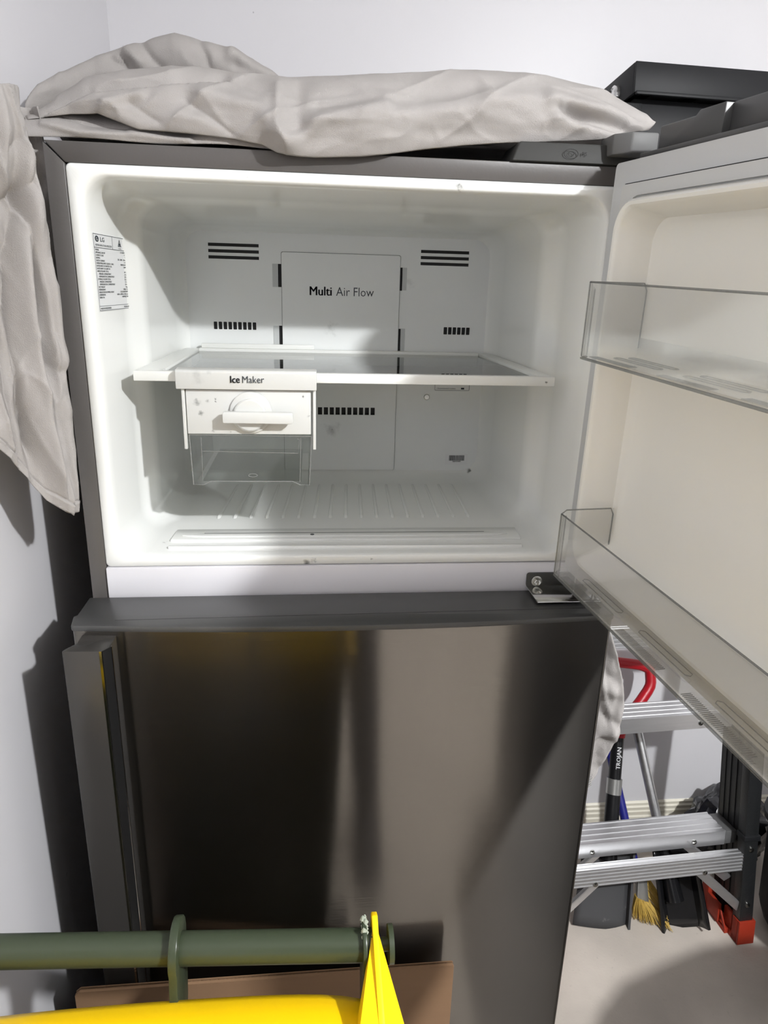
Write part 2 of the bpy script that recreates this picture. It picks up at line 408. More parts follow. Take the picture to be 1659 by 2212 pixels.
lab = panel('location_label', rrect(.5255, .5925, 1.3205, 1.350, .002, 3), [], yb-.0005, yb, M_stick, cover)
panel('label_border', rrect(.5262, .5918, 1.3212, 1.3493, .0018, 3), [rrect(.5268, .5912, 1.3218, 1.3487, .0014, 3)], yb-.0008, yb-.0004, M_pgrey, lab)
text('printed_text', [('\u25c2 Recommended Location', .5295, 1.3240, .0024, 1.0, 'LEFT', .01)], (0, yb-.0006, 0), (1, 0, 0), (0, 0, 1), M_print, lab)
box('label_block', .576, .582, yb-.0008, yb-.0004, 1.3235, 1.3268, M_print, lab)
# rating label on the left inner wall
def wallx(y): return .0410+(y-.014)/(.10-.014)*(.0475-.0410)
A0, A1 = Vector((wallx(.012)+.0006, .012, 0)), Vector((wallx(.126)+.0006, .126, 0))
rdir = (A1-A0).normalized(); ndir = Vector((rdir.y, -rdir.x, 0)); LW = (A1-A0).length; LZ0, LZ1 = 1.4655, 1.5555; LH = LZ1-LZ0
def onlab(u, v, d=0.0): return A0 + rdir*u + Vector((0, 0, LZ0+v)) + ndir*d
def labq(u0, u1, v0, v1, d0, d1):
    V = [onlab(u, v, d) for d in (d0, d1) for (u, v) in ((u0, v0), (u1, v0), (u1, v1), (u0, v1))]
    return V, [(0, 1, 2, 3), (4, 7, 6, 5), (0, 4, 5, 1), (1, 5, 6, 2), (2, 6, 7, 3), (3, 7, 4, 0)]
rl = mk('rating_label', *labq(0, LW, 0, LH, -.0004, .0002), M_stick, fr)
t_ = .0006
mk('label_rules', *join(labq(.001, LW-.001, LH-.0012, LH-.0006, .0002, .0004), labq(.001, LW-.001, .0006, .0012, .0002, .0004), labq(.001, .0018, .0006, LH-.0006, .0002, .0004),
    labq(LW-.0018, LW-.001, .0006, LH-.0006, .0002, .0004), labq(.001, LW-.001, LH-.0165, LH-.0158, .0002, .0004), labq(.001, LW-.001, .0058, .0063, .0002, .0004),
    labq(LW*.57, LW*.57+.0008, LH-.0162, LH-.0006, .0002, .0004)), M_pgrey, rl)
disc = [onlab(.0125+.0062*math.cos(a), LH-.0062+.0035*math.sin(a), .0004) for a in [2*PI*k/20 for k in range(20)]]
mk('logo_disc', disc, [tuple(range(20))], M_print, rl)
ar = [onlab(.0125+.0034*math.cos(a), LH-.0062+.0020*math.sin(a), .0006) for a in [PI*.55+1.45*PI*k/14 for k in range(15)]]
ar += [onlab(.0125+.0028*math.cos(a), LH-.0062+.0016*math.sin(a), .0006) for a in [PI*.55+1.45*PI*k/14 for k in range(14, -1, -1)]]
mk('logo_arc', ar+[onlab(.0121, LH-.0075, .0006), onlab(.0127, LH-.0075, .0006), onlab(.0127, LH-.0046, .0006), onlab(.0121, LH-.0046, .0006)],
   [(i, i+1, 28-i, 29-i) for i in range(14)]+[(30, 31, 32, 33)], M_stick, rl)
tri = [(.086, -.0118), (.099, -.0118), (.0925, -.0026)]; ti = [(.0886, -.0110), (.0964, -.0110), (.0925, -.0052)]
mk('warning_triangle', [onlab(u, LH+v, .0004) for u, v in tri+ti], [(0, 1, 4, 3), (1, 2, 5, 4), (2, 0, 3, 5)], M_print, rl)
mk('warning_flame', [onlab(u, LH+v, .0004) for u, v in ((.0905, -.0108), (.0945, -.0108), (.0950, -.0092), (.0925, -.0070), (.0902, -.0092))], [(0, 1, 2, 3, 4)], M_print, rl)
rows = [('MODEL', 'GT-442BPL'), ('APPLIANCE GROUP', '5T'), ('CLIMATE CLASS', 'T'), ('RATING', '220 - 240V ~ 50Hz'), ('RATED CURRENT', '1.3A'), ('DEFROSTING INPUT (220/230 - 240V)', '180W/214W'),
        ('RATED INPUT OF HEATER COIL', '160W'), ('RATED INPUT OF LAMP 5W', '-'), ('GROSS VOLUME TOTAL', '447 L'), ('   - FREEZER COMPARTMENT', '118 L'), ('   - REFRIGERATOR COMPARTMENT', '329 L'),
        ('STORAGE VOLUME TOTAL', '422 L'), ('   - FREEZER COMPARTMENT', '112 L'), ('   - REFRIGERATOR COMPARTMENT', '310 L'), ('NET WEIGHT', '76kg'), ('REFRIGERANT', 'R600a 77g'),
        ('INSULATION BLOWING AGENT', 'CYCLOPENTANE'), ('DIMENSIONS', '1680H x 700W x 730D mm'), ('SERIAL No.', '605PNSJ2T786')]
it = [('LG', .0225, LH-.0088, .0050, 1.75, 'LEFT', .02), ('REFRIGERATOR-FREEZER', .006, LH-.0142, .0022, 1.62, 'LEFT', .0), ('R-600a', .0925, LH-.0150, .0017, 1.5, 'CENTER', .0)]
for i, (a, b_) in enumerate(rows):
    v = LH-.0196-i*.00306
    it += [(a, .004, v, .0020, 1.28, 'LEFT', .02), (b_, LW-.004, v, .0020, 1.35, 'RIGHT', .02)]
it += [('MADE IN INDONESIA', .004, .0022, .0021, 1.3, 'LEFT', .02), ('MEZ63861448', LW-.004, .0024, .0018, 1.3, 'RIGHT', .02)]
text('printed_text', it, (A0.x, A0.y, LZ0), rdir, (0, 0, 1), M_print, rl, lift=.0005)
# mullion, bracket
mull = box('mullion', .0222, .6778, -.0035, .02, 1.0800, 1.1340, M_mull, fr, bevel=.0012)
brk = panel('hinge_bracket', rrect(.6035, .675, 1.0975, 1.1195, .004, 3), [], -.0065, -.0036, M_brk, fr)
V, F = boxg(.6035, .700, -.060, -.0036, 1.0972, 1.0998); mk('bracket_flange', V, F, M_chrome, brk, bevel=.0008)
V, F = lathe([(.0078, 0), (.0078, -.002), (.006, -.0022)], (.6178, -.0065, 1.1078), 'y', 20); mk('bolt_washer', V, F, M_bolt, brk, smooth=True)
V, F = lathe([(.0052, 0), (.0052, -.005), (.0042, -.006), (.0022, -.0052)], (.6178, -.0085, 1.1078), 'y', 6); mk('hex_bolt', V, F, M_bolt, brk)
V, F = lathe([(.0045, 0), (.0045, .03)], (.688, -.05, 1.0998), 'z', 14); mk('hinge_pin', V, F, M_bolt, brk, smooth=True)
# hinge cover on the top right
V, F = join(loft([[(x, y, z) for x, y in ((.536, -.006), (.70, -.006), (.70, .09), (.536, .07))] if z < 1.66 else [(x, y, z) for x, y in ((.546, 0.0), (.695, -.002), (.695, .085), (.546, .065))] for z in (H+.0005, 1.6725)]))
hc = mk('hinge_cover', V, F, mat('hinge_cover_charcoal', (.05, .05, .048), .6, spec=.2), fr, bevel=.002)
V, F = prism([(.652, .02), (.652, -.018), (.668, -.036), (.700, -.036), (.700, .02)], 'z', 1.659, 1.6815); mk('hinge_cap_arm', V, F, mat('hinge_arm_grey', (.13, .13, .128), .5, spec=.25), hc, bevel=.002)
ring = lambda r0, r1, cx, cz: ([(cx+r*math.cos(2*PI*k/24), -.0068, cz+r*.6*math.sin(2*PI*k/24)) for r in (r0, r1) for k in range(24)], [(k, (k+1) % 24, 24+(k+1) % 24, 24+k) for k in range(24)])
mk('moulded_mark', *join(ring(.009, .0082, .607, 1.6600), ring(.004, .0033, .607, 1.6600)), M_gloss, hc)
text('moulded_text', [('PS', .620, 1.6585, .004, 1.2, 'LEFT', 0)], (0, -.0066, 0), (1, 0, 0), (0, 0, 1), M_gloss, hc)

# lower fridge door
YD = -.092; ZD = 1.0947
fd = panel('fridge_door', rrect(.0, .70, .07, ZD-.006, .002, 2), [], -.085, -.012, mat('door_core_grey', (.13, .125, .12), .35), fr)
# steel skin: front with rounded vertical edges
def arc(cx, cy_, r, a0, a1, n=6): return [(cx+r*math.cos(math.radians(a0+(a1-a0)*k/n)), cy_+r*math.sin(math.radians(a0+(a1-a0)*k/n))) for k in range(n+1)]
BULGE = .015                # the lower door is gently convex
front = [(0, -.02)] + arc(.008, YD+.008, .008, 180, 270) + [(x_, YD-BULGE*(1-((x_-.35)/.342)**2)) for x_ in [.008+.684*k/32 for k in range(1, 32)]] + arc(.692, YD+.008, .008, 270, 360) + [(.70, -.02)]
inner = [(x*.994+.0021, -.02 if k in (0, len(front)-1) else y+.0015) for k, (x, y) in enumerate(front)][::-1]
n_ = len(front)
V, F = prism(front+inner, 'z', .075, ZD-.0075); F = F[2:]
for off in (0, 2*n_):
    for i in range(n_-1): F.append((off+i, off+i+1, off+2*n_-2-i, off+2*n_-1-i))
mk('steel_panel', V, F, M_steel, fd, smooth=True, angle=30)
capp = [(-.0008, -.010), (-.0008, -.062)] + [(-.0045, -.066)] + arc(.004, YD+.004, .0045, 180, 270, 4) + [(x_, YD-.0005-BULGE*(1-((x_-.35)/.342)**2)) for x_ in [.008+.684*k/32 for k in range(1, 32)]] + arc(.696, YD+.004, .0045, 270, 360, 4) + [(.7008, -.010)]
V, F = prism(capp, 'z', ZD-.0080, ZD); mk('door_cap', V, F, M_cap, fd, bevel=.0015)
V, F = prism([(.05, -.079), (.69, -.070), (.69, -.0708), (.05, -.0798)], 'z', ZD-.0005, ZD+.0002); mk('cap_seam', V, F, M_gloss, fd)
# handle
hp = [(.0125, YD+.002), (.0125, -.113), (.004, -.126), (.0012, -.1315), (.002, -.1335), (.044, -.1345), (.0465, -.1335), (.0535, -.123), (.0545, -.105), (.0545, YD+.002)]
V, F = prism(hp, 'z', .33, 1.0815); hd = mk('door_handle', V, F, M_handle, fd, bevel=.0009)
V, F = prism([(.0475, -.1332), (.0545, -.1225), (.0552, -.1228), (.0482, -.1337)], 'z', .335, 1.0805); mk('black_trim', V, F, M_gloss, hd)
V, F = prism([(.0445, -.1350), (.0472, -.1345), (.0476, -.1336), (.0445, -.1340)], 'z', .333, 1.0812); mk('chrome_edge', V, F, M_chrome, hd)
V, F = prism([(.0546, -.1225), (.0556, -.1215), (.0556, -.1190), (.0546, -.1190)], 'z', .335, 1.0805); mk('chrome_edge', V, F, M_chrome, hd)
# feet
for x in (.06, .64):
    V, F = lathe([(.018, 0), (.018, .012), (.009, .014), (.009, .032)], (x, .06, 0), n=16); mk('levelling_foot', V, F, M_plast, fr, smooth=True)
    V, F = lathe([(.018, 0), (.018, .012), (.009, .014), (.009, .032)], (x, .56, 0), n=16); mk('levelling_foot', V, F, M_plast, fr, smooth=True)

# ---- freezer door, built closed and swung open about its pin
PIN = Vector((.688, -.05, 1.40))
DOOR = Matrix.Translation((.6919, -.0330, 1.40)) @ Matrix.Rotation(math.radians(95.83), 4, 'Z') @ Matrix.Rotation(math.radians(-1.63), 4, 'Y') @ Matrix.Translation(-PIN)
XF = DOOR
DZ0, DZ1 = 1.132, 1.648
zd = panel('freezer_door', rrect(.0, .70, DZ0, DZ1, .004, 3), [rrect(.055, .645, DZ0+.041, 1.597, .026, 6)], -.088, -.022, M_cab, fr)
panel('door_core', rrect(.055, .645, DZ0+.041, 1.597, .026, 6), [], -.088, -.041, M_cab, zd)
panel('outer_skin', rrect(.0, .70, DZ0+.002, DZ1-.002, .002, 3), [], YD, -.0885, M_steel, zd)
gk = panel('door_flange', rrect(.002, .698, DZ0+.001, DZ1-.001, .006, 4), [rrect(.0455, .6545, DZ0+.0315, 1.6065, .031, 8)], -.0218, -.0118, M_gask, zd)
# gasket: a raised strip round the opening, with a shadow gap
go, gi = rrect(.030, .672, DZ0+.022, 1.6220, .004, 4), rrect(.044, .656, DZ0+.034, 1.609, .02, 4)
V = [(p[0], y, p[1]) for y in (-.0120, -.0085) for p in go] ; n_ = len(go)
V += [(p[0], y, p[1]) for y in (-.0085, -.0120) for p in gi]
F = [(k*n_+j, k*n_+(j+1) % n_, (k+1)*n_+(j+1) % n_, (k+1)*n_+j) for k in range(3) for j in range(n_)]
mk('door_gasket', V, F, mat('gasket_rubber', (.62, .62, .60), .5, dirt=.35, dscale=40, dcol=(.2, .19, .16)), zd, smooth=True, angle=30)
panel('gasket_gap', rrect(.0285, .6735, DZ0+.0205, 1.6235, .004, 4), [rrect(.0300, .6720, DZ0+.022, 1.6220, .004, 4)], -.0120, -.0114, M_black, zd)
dl = mk('door_liner', *loft([sec(.044, .656, DZ0+.030, 1.6080, .032, -.0118), sec(.047, .653, DZ0+.033, 1.605, .032, -.002), sec(.0485, .6515, DZ0+.0345, 1.6035, .032, .0055), sec(.051, .649, DZ0+.037, 1.6010, .031, .0080),
     sec(.0545, .6455, DZ0+.0405, 1.5975, .030, .0075), sec(.0575, .6425, DZ0+.0435, 1.5945, .029, .004), sec(.063, .637, DZ0+.049, 1.589, .028, -.020), sec(.066, .634, DZ0+.052, 1.586, .027, -.034),
     sec(.071, .629, DZ0+.057, 1.581, .024, -.0375)], cap0=False), M_door, zd, smooth=True, angle=38)
# charcoal top cap with a stepped block
g = join(boxg(.0, .668, -.090, -.0225, DZ1, DZ1+.007))
dc = mk('door_top_cap', *g, M_cap, zd, bevel=.0012)
V, F = prism([(.655, DZ1+.006), (.545, DZ1+.006), (.545, DZ1+.0375), (.586, DZ1+.0375), (.592, DZ1+.033), (.655, DZ1+.033)], 'y', -.088, -.036); mk('cap_block', V, F, M_cap, dc, bevel=.0012)
V, F = prism([(.545, DZ1+.006), (.0, DZ1+.006), (.0, DZ1+.0375), (.545, DZ1+.0375)], 'y', -.088, -.044); mk('cap_block', V, F, M_cap, dc, bevel=.0012)
XF = Matrix.Identity(4)

# ---------------------------------------------------------------- door bins
def door_bin(label, z0, z1, yf):
    global XF
    r = empty('door_bin', DOOR @ Vector((.35, -.03, z0)), label, 'door bin', 'clear bins on the freezer door')
    XF = DOOR
    xa, xb, yb_ = .0695, .6305, -.0345
    ch = .014
    def foot(i, lean=0.0):
        return [(xb-i, yb_+i), (xb-i, yf-ch-i*.4), (xb-ch-i*.4, yf-i), (xa+ch+i*.4, yf-i), (xa+i, yf-ch-i*.4), (xa+i, yb_+i)]
    t = .0024
    # bottom
    V, F = prism(foot(0.001), 'z', z0, z0+.003); mk('bottom', V, F, M_bin, r)
    def wall(nm, i0, i1, zt0, zt1):
        o, n = foot(0), foot(t)
        a, b2, c2, d = o[i0], o[i1], n[i1], n[i0]
        V = [(*a, z0+.003), (*b2, z0+.003), (*c2, z0+.003), (*d, z0+.003), (*a, zt0), (*b2, zt1), (*c2, zt1), (*d, zt0)]
        return V, [(0, 3, 2, 1), (4, 5, 6, 7), (0, 1, 5, 4), (1, 2, 6, 5), (2, 3, 7, 6), (3, 0, 4, 7)]
    zt = z1
    mk('front_wall', *wall('f', 2, 3, zt, zt), M_bin, r)
    mk('side_wall', *join(wall('s', 0, 1, zt, zt), wall('s', 1, 2, zt-.008, zt)), M_bin, r)
    mk('side_wall', *join(wall('s', 4, 5, zt, zt), wall('s', 3, 4, zt, zt-.008)), M_bin, r)
    mk('back_wall', *wall('b', 5, 0, z0+.022, z0+.022), M_bin, r)
    o = foot(t*.5)
    P = [(o[0][0], o[0][1], zt), (o[1][0], o[1][1]-.004, zt), (o[1][0], o[1][1], zt-.008)]
    mk('rim', *join(tube([(*o[2], zt), (*o[3], zt)], .0011, 6), tube([(o[0][0], o[0][1], z0+.01), (o[0][0], o[0][1], zt-.008), (o[0][0], o[0][1]+.004, zt), (o[1][0], o[1][1], zt), (o[2][0], o[2][1], zt)], .0009, 6),
                    tube([(o[5][0], o[5][1], z0+.01), (o[5][0], o[5][1], zt-.008), (o[5][0], o[5][1]+.004, zt), (o[4][0], o[4][1], zt), (o[3][0], o[3][1], zt)], .0009, 6)), M_rim, r, smooth=True)
    mk('edge', *join(*[tube([(*o[i], z0+.002), (*o[i], zt-(.008 if i in (1, 4) else 0))], .0008, 6) for i in (1, 2, 3, 4)],
                     tube([(*o[1], z0), (*o[2], z0), (*o[3], z0), (*o[4], z0)], .0016, 6)), M_rim, r, smooth=True)
    # long oval grooves moulded in the bottom
    for k in range(4):
        xc = xb-.085-k*.13
        for yc in (yf-.030, yf-.048):
            L_ = .042
            path = [(xc+L_, yc-.004, z0+.0035), (xc+L_+.003, yc, z0+.0035), (xc+L_, yc+.004, z0+.0035), (xc-L_, yc+.004, z0+.0035), (xc-L_-.003, yc, z0+.0035), (xc-L_, yc-.004, z0+.0035)]
            mk('bottom_groove', *tube(path, .0006, 5, closed=True), M_rim, r, smooth=True)
    # fine grip ridges along the lower front edge
    gs = []
    for s0, s1 in ((.03, .115), (.165, .245), (.285, .375), (.42, .50)):
        x = xb-s0
        while x > xb-s1:
            gs.append(boxg(x-.0009, x, yf-.013, yf-.0028, z0+.003, z0+.0037)); x -= .0026
    mk('grip_ridge', *join(*gs), M_rim, r, kind='stuff')
    XF = Matrix.Identity(4)
    return r
door_bin('clear plastic door bin on the upper part of the open freezer door', 1.4345, 1.517, .0458)
door_bin('clear plastic door bin low on the open freezer door, above the red grip', 1.1625, 1.2445, .0458)

# ---------------------------------------------------------------- glass shelf
sh = empty('freezer_shelf', (.35, .21, 1.378), 'white framed glass shelf across the middle of the freezer', 'shelf')
SY0, SY1 = .042, .384
box('front_bar', .0675, .6325, SY0, SY0+.011, 1.3783, 1.3912, M_frame, sh, bevel=.001)
V, F = prism([(.0675, SY0+.011), (.103, SY0+.011), (.103, SY1), (.077, SY1)], 'z', 1.3815, 1.3912); mk('side_bar', V, F, M_frame, sh, bevel=.001)
V, F = prism([(.6325, SY0+.011), (.610, SY0+.011), (.600, SY1), (.6235, SY1)], 'z', 1.3815, 1.3912); mk('side_bar', V, F, M_frame, sh, bevel=.001)
box('rear_bar', .103, .600, SY1-.016, SY1, 1.3815, 1.3925, M_frame, sh, bevel=.001)
box('rear_lip', .107, .303, SY1-.010, SY1-.004, 1.3925, 1.4005, M_frame, sh, bevel=.001)
V, F = prism([(.103, SY0+.011), (.610, SY0+.011), (.600, SY1-.016), (.103, SY1-.016)], 'z', 1.3835, 1.3875); mk('glass_pane', V, F, M_glass, sh)

# ---------------------------------------------------------------- ice maker
ic = empty('ice_maker', (.2145, .15, 1.29), 'white twist ice maker hanging under the left of the freezer shelf', 'ice maker')
V, F = prism([(.0285, 1.3702), (.0275, 1.3925), (.0300, 1.3950), (.0475, 1.3965), (.0475, 1.3925), (.0405, 1.3925), (.0405, 1.3702)], 'x', .1230, .3048)
hood = mk('hood', V, F, M_ice, ic, bevel=.0012)
text('printed_text', [('Ice', .1921, 1.3770, .0092, .86, 'LEFT', .012), ('Maker', .2078, 1.3768, .0092, .86, 'LEFT', -.004)], (0, .0279, 0), (1, 0, .012), (0, .0, 1), M_print, hood, lift=.0012)
for x0, x1 in ((.1288, .1328), (.2998, .3038)):
    V, F = prism([(.033, 1.2895), (.033, 1.3760), (.26, 1.3760), (.26, 1.355), (.06, 1.345), (.05, 1.2895)], 'x', x0, x1); mk('side_arm', V, F, M_ice, ic, bevel=.0008)
tr = mk('ice_tray', *join(boxg(.1338, .2972, .035, .044, 1.3098, 1.3690), boxg(.138, .293, .044, .262, 1.330, 1.3650)), M_ice, ic, bevel=.0014)
V, F = lathe([(.0275, -.001), (.0275, -.0035), (.0255, -.0045), (.001, -.0045)], (.2178, .035, 1.3398), 'y', 36); mk('dial_base', V, F, M_ice, tr, smooth=True, angle=30)
V, F = lathe([(.0215, -.004), (.0215, -.0085), (.0195, -.0100), (.001, -.0110)], (.2168, .035, 1.3370), 'y', 36); mk('dial', V, F, M_ice, tr, smooth=True, angle=30)
V, F = join(prism([(.1835, 1.3285), (.2725, 1.3278), (.2738, 1.3305), (.2735, 1.3410), (.2720, 1.3424), (.1840, 1.3430), (.1826, 1.3415), (.1826, 1.3300)], 'y', .0145, .0255)); mk('dial_lever', V, F, M_ice, tr, bevel=.0016)

# ice bucket
bk = empty('ice_bucket', (.2155, .15, 1.239), 'clear plastic ice bucket hanging below the ice maker', 'ice bucket')
def buck(z, i=0.0):
    f_ = (1.309-z)/.07
    return (.1352+.0022*f_+i, .2978-.0034*f_-i, .0365+.003*f_+i, .235-.01*f_-i)
a, b_ = buck(1.309), buck(1.2395); ai, bi = buck(1.309, .002), buck(1.2395, .002)
# front wall with raised foot cut-out
pts = [(a[0], 1.309), (b_[0], 1.2397), (b_[0]+.013, 1.2392), (.1605, 1.2442), (.2718, 1.2436), (b_[1]-.012, 1.2386), (b_[1], 1.2390), (a[1], 1.3075)]
V, F = prism(pts, 'y', .0365, .0387); mk('front_wall', V, F, M_buck, bk)
V, F = prism(pts, 'y', .228, .230); mk('back_wall', V, F, M_buck, bk)
for q0, q1, s in ((a[0], b_[0], 1), (a[1], b_[1], -1)):
    V, F = prism([(q0, 1.308), (q0+s*.002, 1.308), (q1+s*.002, 1.239), (q1, 1.239)], 'y', .0387, .228); mk('side_wall', V, F, M_buck, bk)
box('bottom', .15, .283, .0387, .228, 1.2436, 1.2456, M_buck, bk)
E1 = [tube([(p[0], .0365, p[1]) for p in pts], .0007, 6), tube([(.1505, .0367, 1.3045), (.1512, .0367, 1.2862), (.2790, .0367, 1.2836), (.2815, .0367, 1.302), (.278, .0367, 1.304)], .0005, 5),
      tube([(.1505, .0367, 1.306), (.1500, .0367, 1.246)], .0005, 5), tube([(.2835, .0367, 1.306), (.2815, .0367, 1.243)], .0005, 5), tube([(a[0], .0367, 1.3085), (a[1], .0367, 1.307)], .0006, 5)]
mk('edge', *join(*E1), clear('bucket_edge', (.55, .57, .56), .1, .8, .35, (.6, .6, .58)), bk, smooth=True)
mk('oval_mark', *tube([(.2175+.006*math.cos(2*PI*k/16), .0363, 1.2525+.0022*math.sin(2*PI*k/16)) for k in range(16)], .0005, 5, closed=True), bpy.data.materials['bucket_edge'], bk)

# ---------------------------------------------------------------- dust sheet
def segd(p, a, b):
    ax, az = a; bx, bz = b; dx, dz = bx-ax, bz-az; L2 = dx*dx+dz*dz
    t = max(0, min(1, ((p[0]-ax)*dx+(p[1]-az)*dz)/L2)) if L2 else 0
    ex, ez = p[0]-ax-t*dx, p[1]-az-t*dz
    return math.hypot(ex, ez), (dx*ez-dz*ex)
def feat(p, feats):
    s = 0
    for pts, amp, wd, kind in feats:
        best = (9, 0)
        for i in range(len(pts)-1):
            q = segd(p, pts[i], pts[i+1])
            if q[0] < best[0]: best = q
        d, sd = best
        if d > 5*wd: continue
        if kind == 'r': s += amp*math.exp(-(d/wd)**2)
        elif kind == 'v': s += amp*math.exp(-d/wd)
        elif kind == 's':                                # step: raised on the left side of the line, sharp edge
            if sd > 0: s += amp*math.exp(-(d/wd)**1.3)
    return s
def interp(tab, x, k):
    if x <= tab[0][0]: return tab[0][k]
    for i in range(len(tab)-1):
        a, b = tab[i], tab[i+1]
        if x <= b[0]:
            t = (x-a[0])/(b[0]-a[0]); return a[k]*(1-t)+b[k]*t
    return tab[-1][k]
def grid(nu, nv, f):
    V = [f(i/(nu-1), j/(nv-1)) for j in range(nv) for i in range(nu)]
    F = [(j*nu+i, j*nu+i+1, (j+1)*nu+i+1, (j+1)*nu+i) for j in range(nv-1) for i in range(nu-1)]
    return V, F
def wr(x, y, z, sc, am): return am*(noise.noise(Vector((x*sc[0], y*sc[1], z*sc[2])))+.5*noise.noise(Vector((x*sc[0]*2.1+5, y*sc[1]*2.1, z*sc[2]*2.1)))+.25*noise.noise(Vector((x*sc[0]*4.3+9, y*sc[1]*4.3, z*sc[2]*4.3))))

def crease(x, y, z, sc, am, p=5):
    n = 1-abs(noise.noise(Vector((x*sc[0], y*sc[1], z*sc[2]))))*1.25
    return am*max(0, n)**p
bot = [(-.018, .016, 1.672), (.0300, .012, 1.679), (.0627, .004, 1.6790), (.1064, -.002, 1.6645), (.1648, -.004, 1.6622), (.2086, -.006, 1.6594), (.2443, -.010, 1.6535), (.2612, -.014, 1.6450), (.2716, -.015, 1.6422), (.3032, -.014, 1.6424), (.3563, -.013, 1.6456),
       (.3831, -.010, 1.6494), (.4237, .006, 1.6580), (.4790, .010, 1.6665), (.5351, .012, 1.6725), (.5918, .014, 1.6762), (.6491, .018, 1.6812), (.6718, .026, 1.6868), (.70, .045, 1.6965), (.735, .075, 1.7065)]
top = [(-.0300, .085, 1.6840), (-.002, .085, 1.7027), (.0381, .085, 1.7268), (.0823, .085, 1.7397), (.1371, .085, 1.7465), (.1864, .085, 1.7451), (.2363, .085, 1.7407), (.2700, .085, 1.7409), (.3154, .085, 1.7447), (.3727, .085, 1.7496), (.4305, .085, 1.7551),
       (.5006, .085, 1.7617), (.5601, .085, 1.7617), (.6089, .085, 1.7565), (.6585, .085, 1.7502), (.6975, .085, 1.7363), (.7306, .085, 1.7245), (.7450, .085, 1.7160)]
FB = [([(.0056, 1.6772), (.0546, 1.6985), (.1527, 1.7147), (.1957, 1.7191)], -.012, .010, 's'),
      ([(.262, 1.7200), (.2612, 1.6714), (.2713, 1.648)], .012, .010, 'v'),
      ([(.285, 1.715), (.283, 1.69), (.285, 1.672)], -.012, .014, 'r'),
      ([(.2822, 1.6747), (.3833, 1.6855), (.5069, 1.7137), (.5841, 1.7175)], .010, .016, 'r'),
      ([(.31, 1.70), (.40, 1.708), (.49, 1.725)], -.009, .012, 'r'),
      ([(.5931, 1.7117), (.6372, 1.6972), (.7018, 1.6888)], -.016, .009, 'v'),
      ([(.5837, 1.7208), (.6586, 1.709), (.712, 1.6977)], .012, .010, 'r'),
      ([(.605, 1.712), (.625, 1.706), (.68, 1.699)], -.012, .007, 'r'),
      ([(.59, 1.700), (.63, 1.690), (.70, 1.684)], .010, .010, 'r'),
      ([(.2713, 1.648), (.314, 1.6809), (.3829, 1.7007)], .009, .009, 'r'),
      ([(.2713, 1.648), (.2407, 1.6892), (.1799, 1.7047)], .010, .012, 'r'),
      ([(.16, 1.695), (.19, 1.678), (.21, 1.664)], -.008, .006, 'v'), ([(.10, 1.690), (.13, 1.672)], -.006, .006, 'v'),
      ([(.0627, 1.679), (.075, 1.690), (.11, 1.700)], .007, .006, 'r')]
def fB(u, v):
    bx = bot[0][0]+u*(bot[-1][0]-bot[0][0]); tx = top[0][0]+u*(top[-1][0]-top[0][0])
    by, bz = interp(bot, bx, 1), interp(bot, bx, 2); ty, tz = interp(top, tx, 1), interp(top, tx, 2)
    t = v/.72
    if t <= 1:
        a0 = math.radians(-52); a = a0+(PI/2-a0)*t
        zf = (math.sin(a)-math.sin(a0))/(1-math.sin(a0))
        h = tz-bz; D = .40*h
        y = by+(ty-by)*t**1.35 - D*(math.cos(a)-math.cos(a0)*(1-t))
        x = bx+(tx-bx)*zf; z = bz+h*zf
        e = min(1, t*5+.25)*min(1, (1-t)*4+.15)
        d = feat((x, z), FB)*e + wr(x, 0, z, (11, 1, 26), .0045)*e + (crease(x+z*.8, 0, z-x*.35, (7, 1, 17), .0048, 9)+crease(x-z*.7+3, 0, z+x*.3, (10, 1, 24), .0022, 9)-.0008)*e
        return (x, y-d*.95, z+d*.12*(1 if t < .85 else 0))
    k = (t-1)/.39
    z = tz-(tz-1.668)*k**2.2; y = ty+.40*k
    return (tx+(.0 if tx < .5 else -.03*k), y, z+wr(tx, y, 0, (9, 9, 1), .012)*min(1, k*4)*(.4+.6*(1-k)))
gB = grid(300, 96, fB)
# lip of the under layer lying on the front edge
def fU(u, v):
    x = -.022+u*.30
    zb = 1.6512+.0012*math.sin(x*40)+(.0042 if x < .06 else .0042-.008*(x-.06))*.5
    y = .004+.002*math.sin(x*55)+.035*v**1.5 - .004*math.sin(PI*v); z = zb+.034*v+.003*math.sin(PI*v)*math.sin(x*70)
    d = feat((x, z), [([(.0, 1.668), (.04, 1.660), (.10, 1.660), (.16, 1.6565)], .005, .004, 'r'), ([(.02, 1.676), (.05, 1.668), (.09, 1.664)], -.006, .004, 'v')])
    return (x, y-d, z)
gU = grid(140, 26, fU)
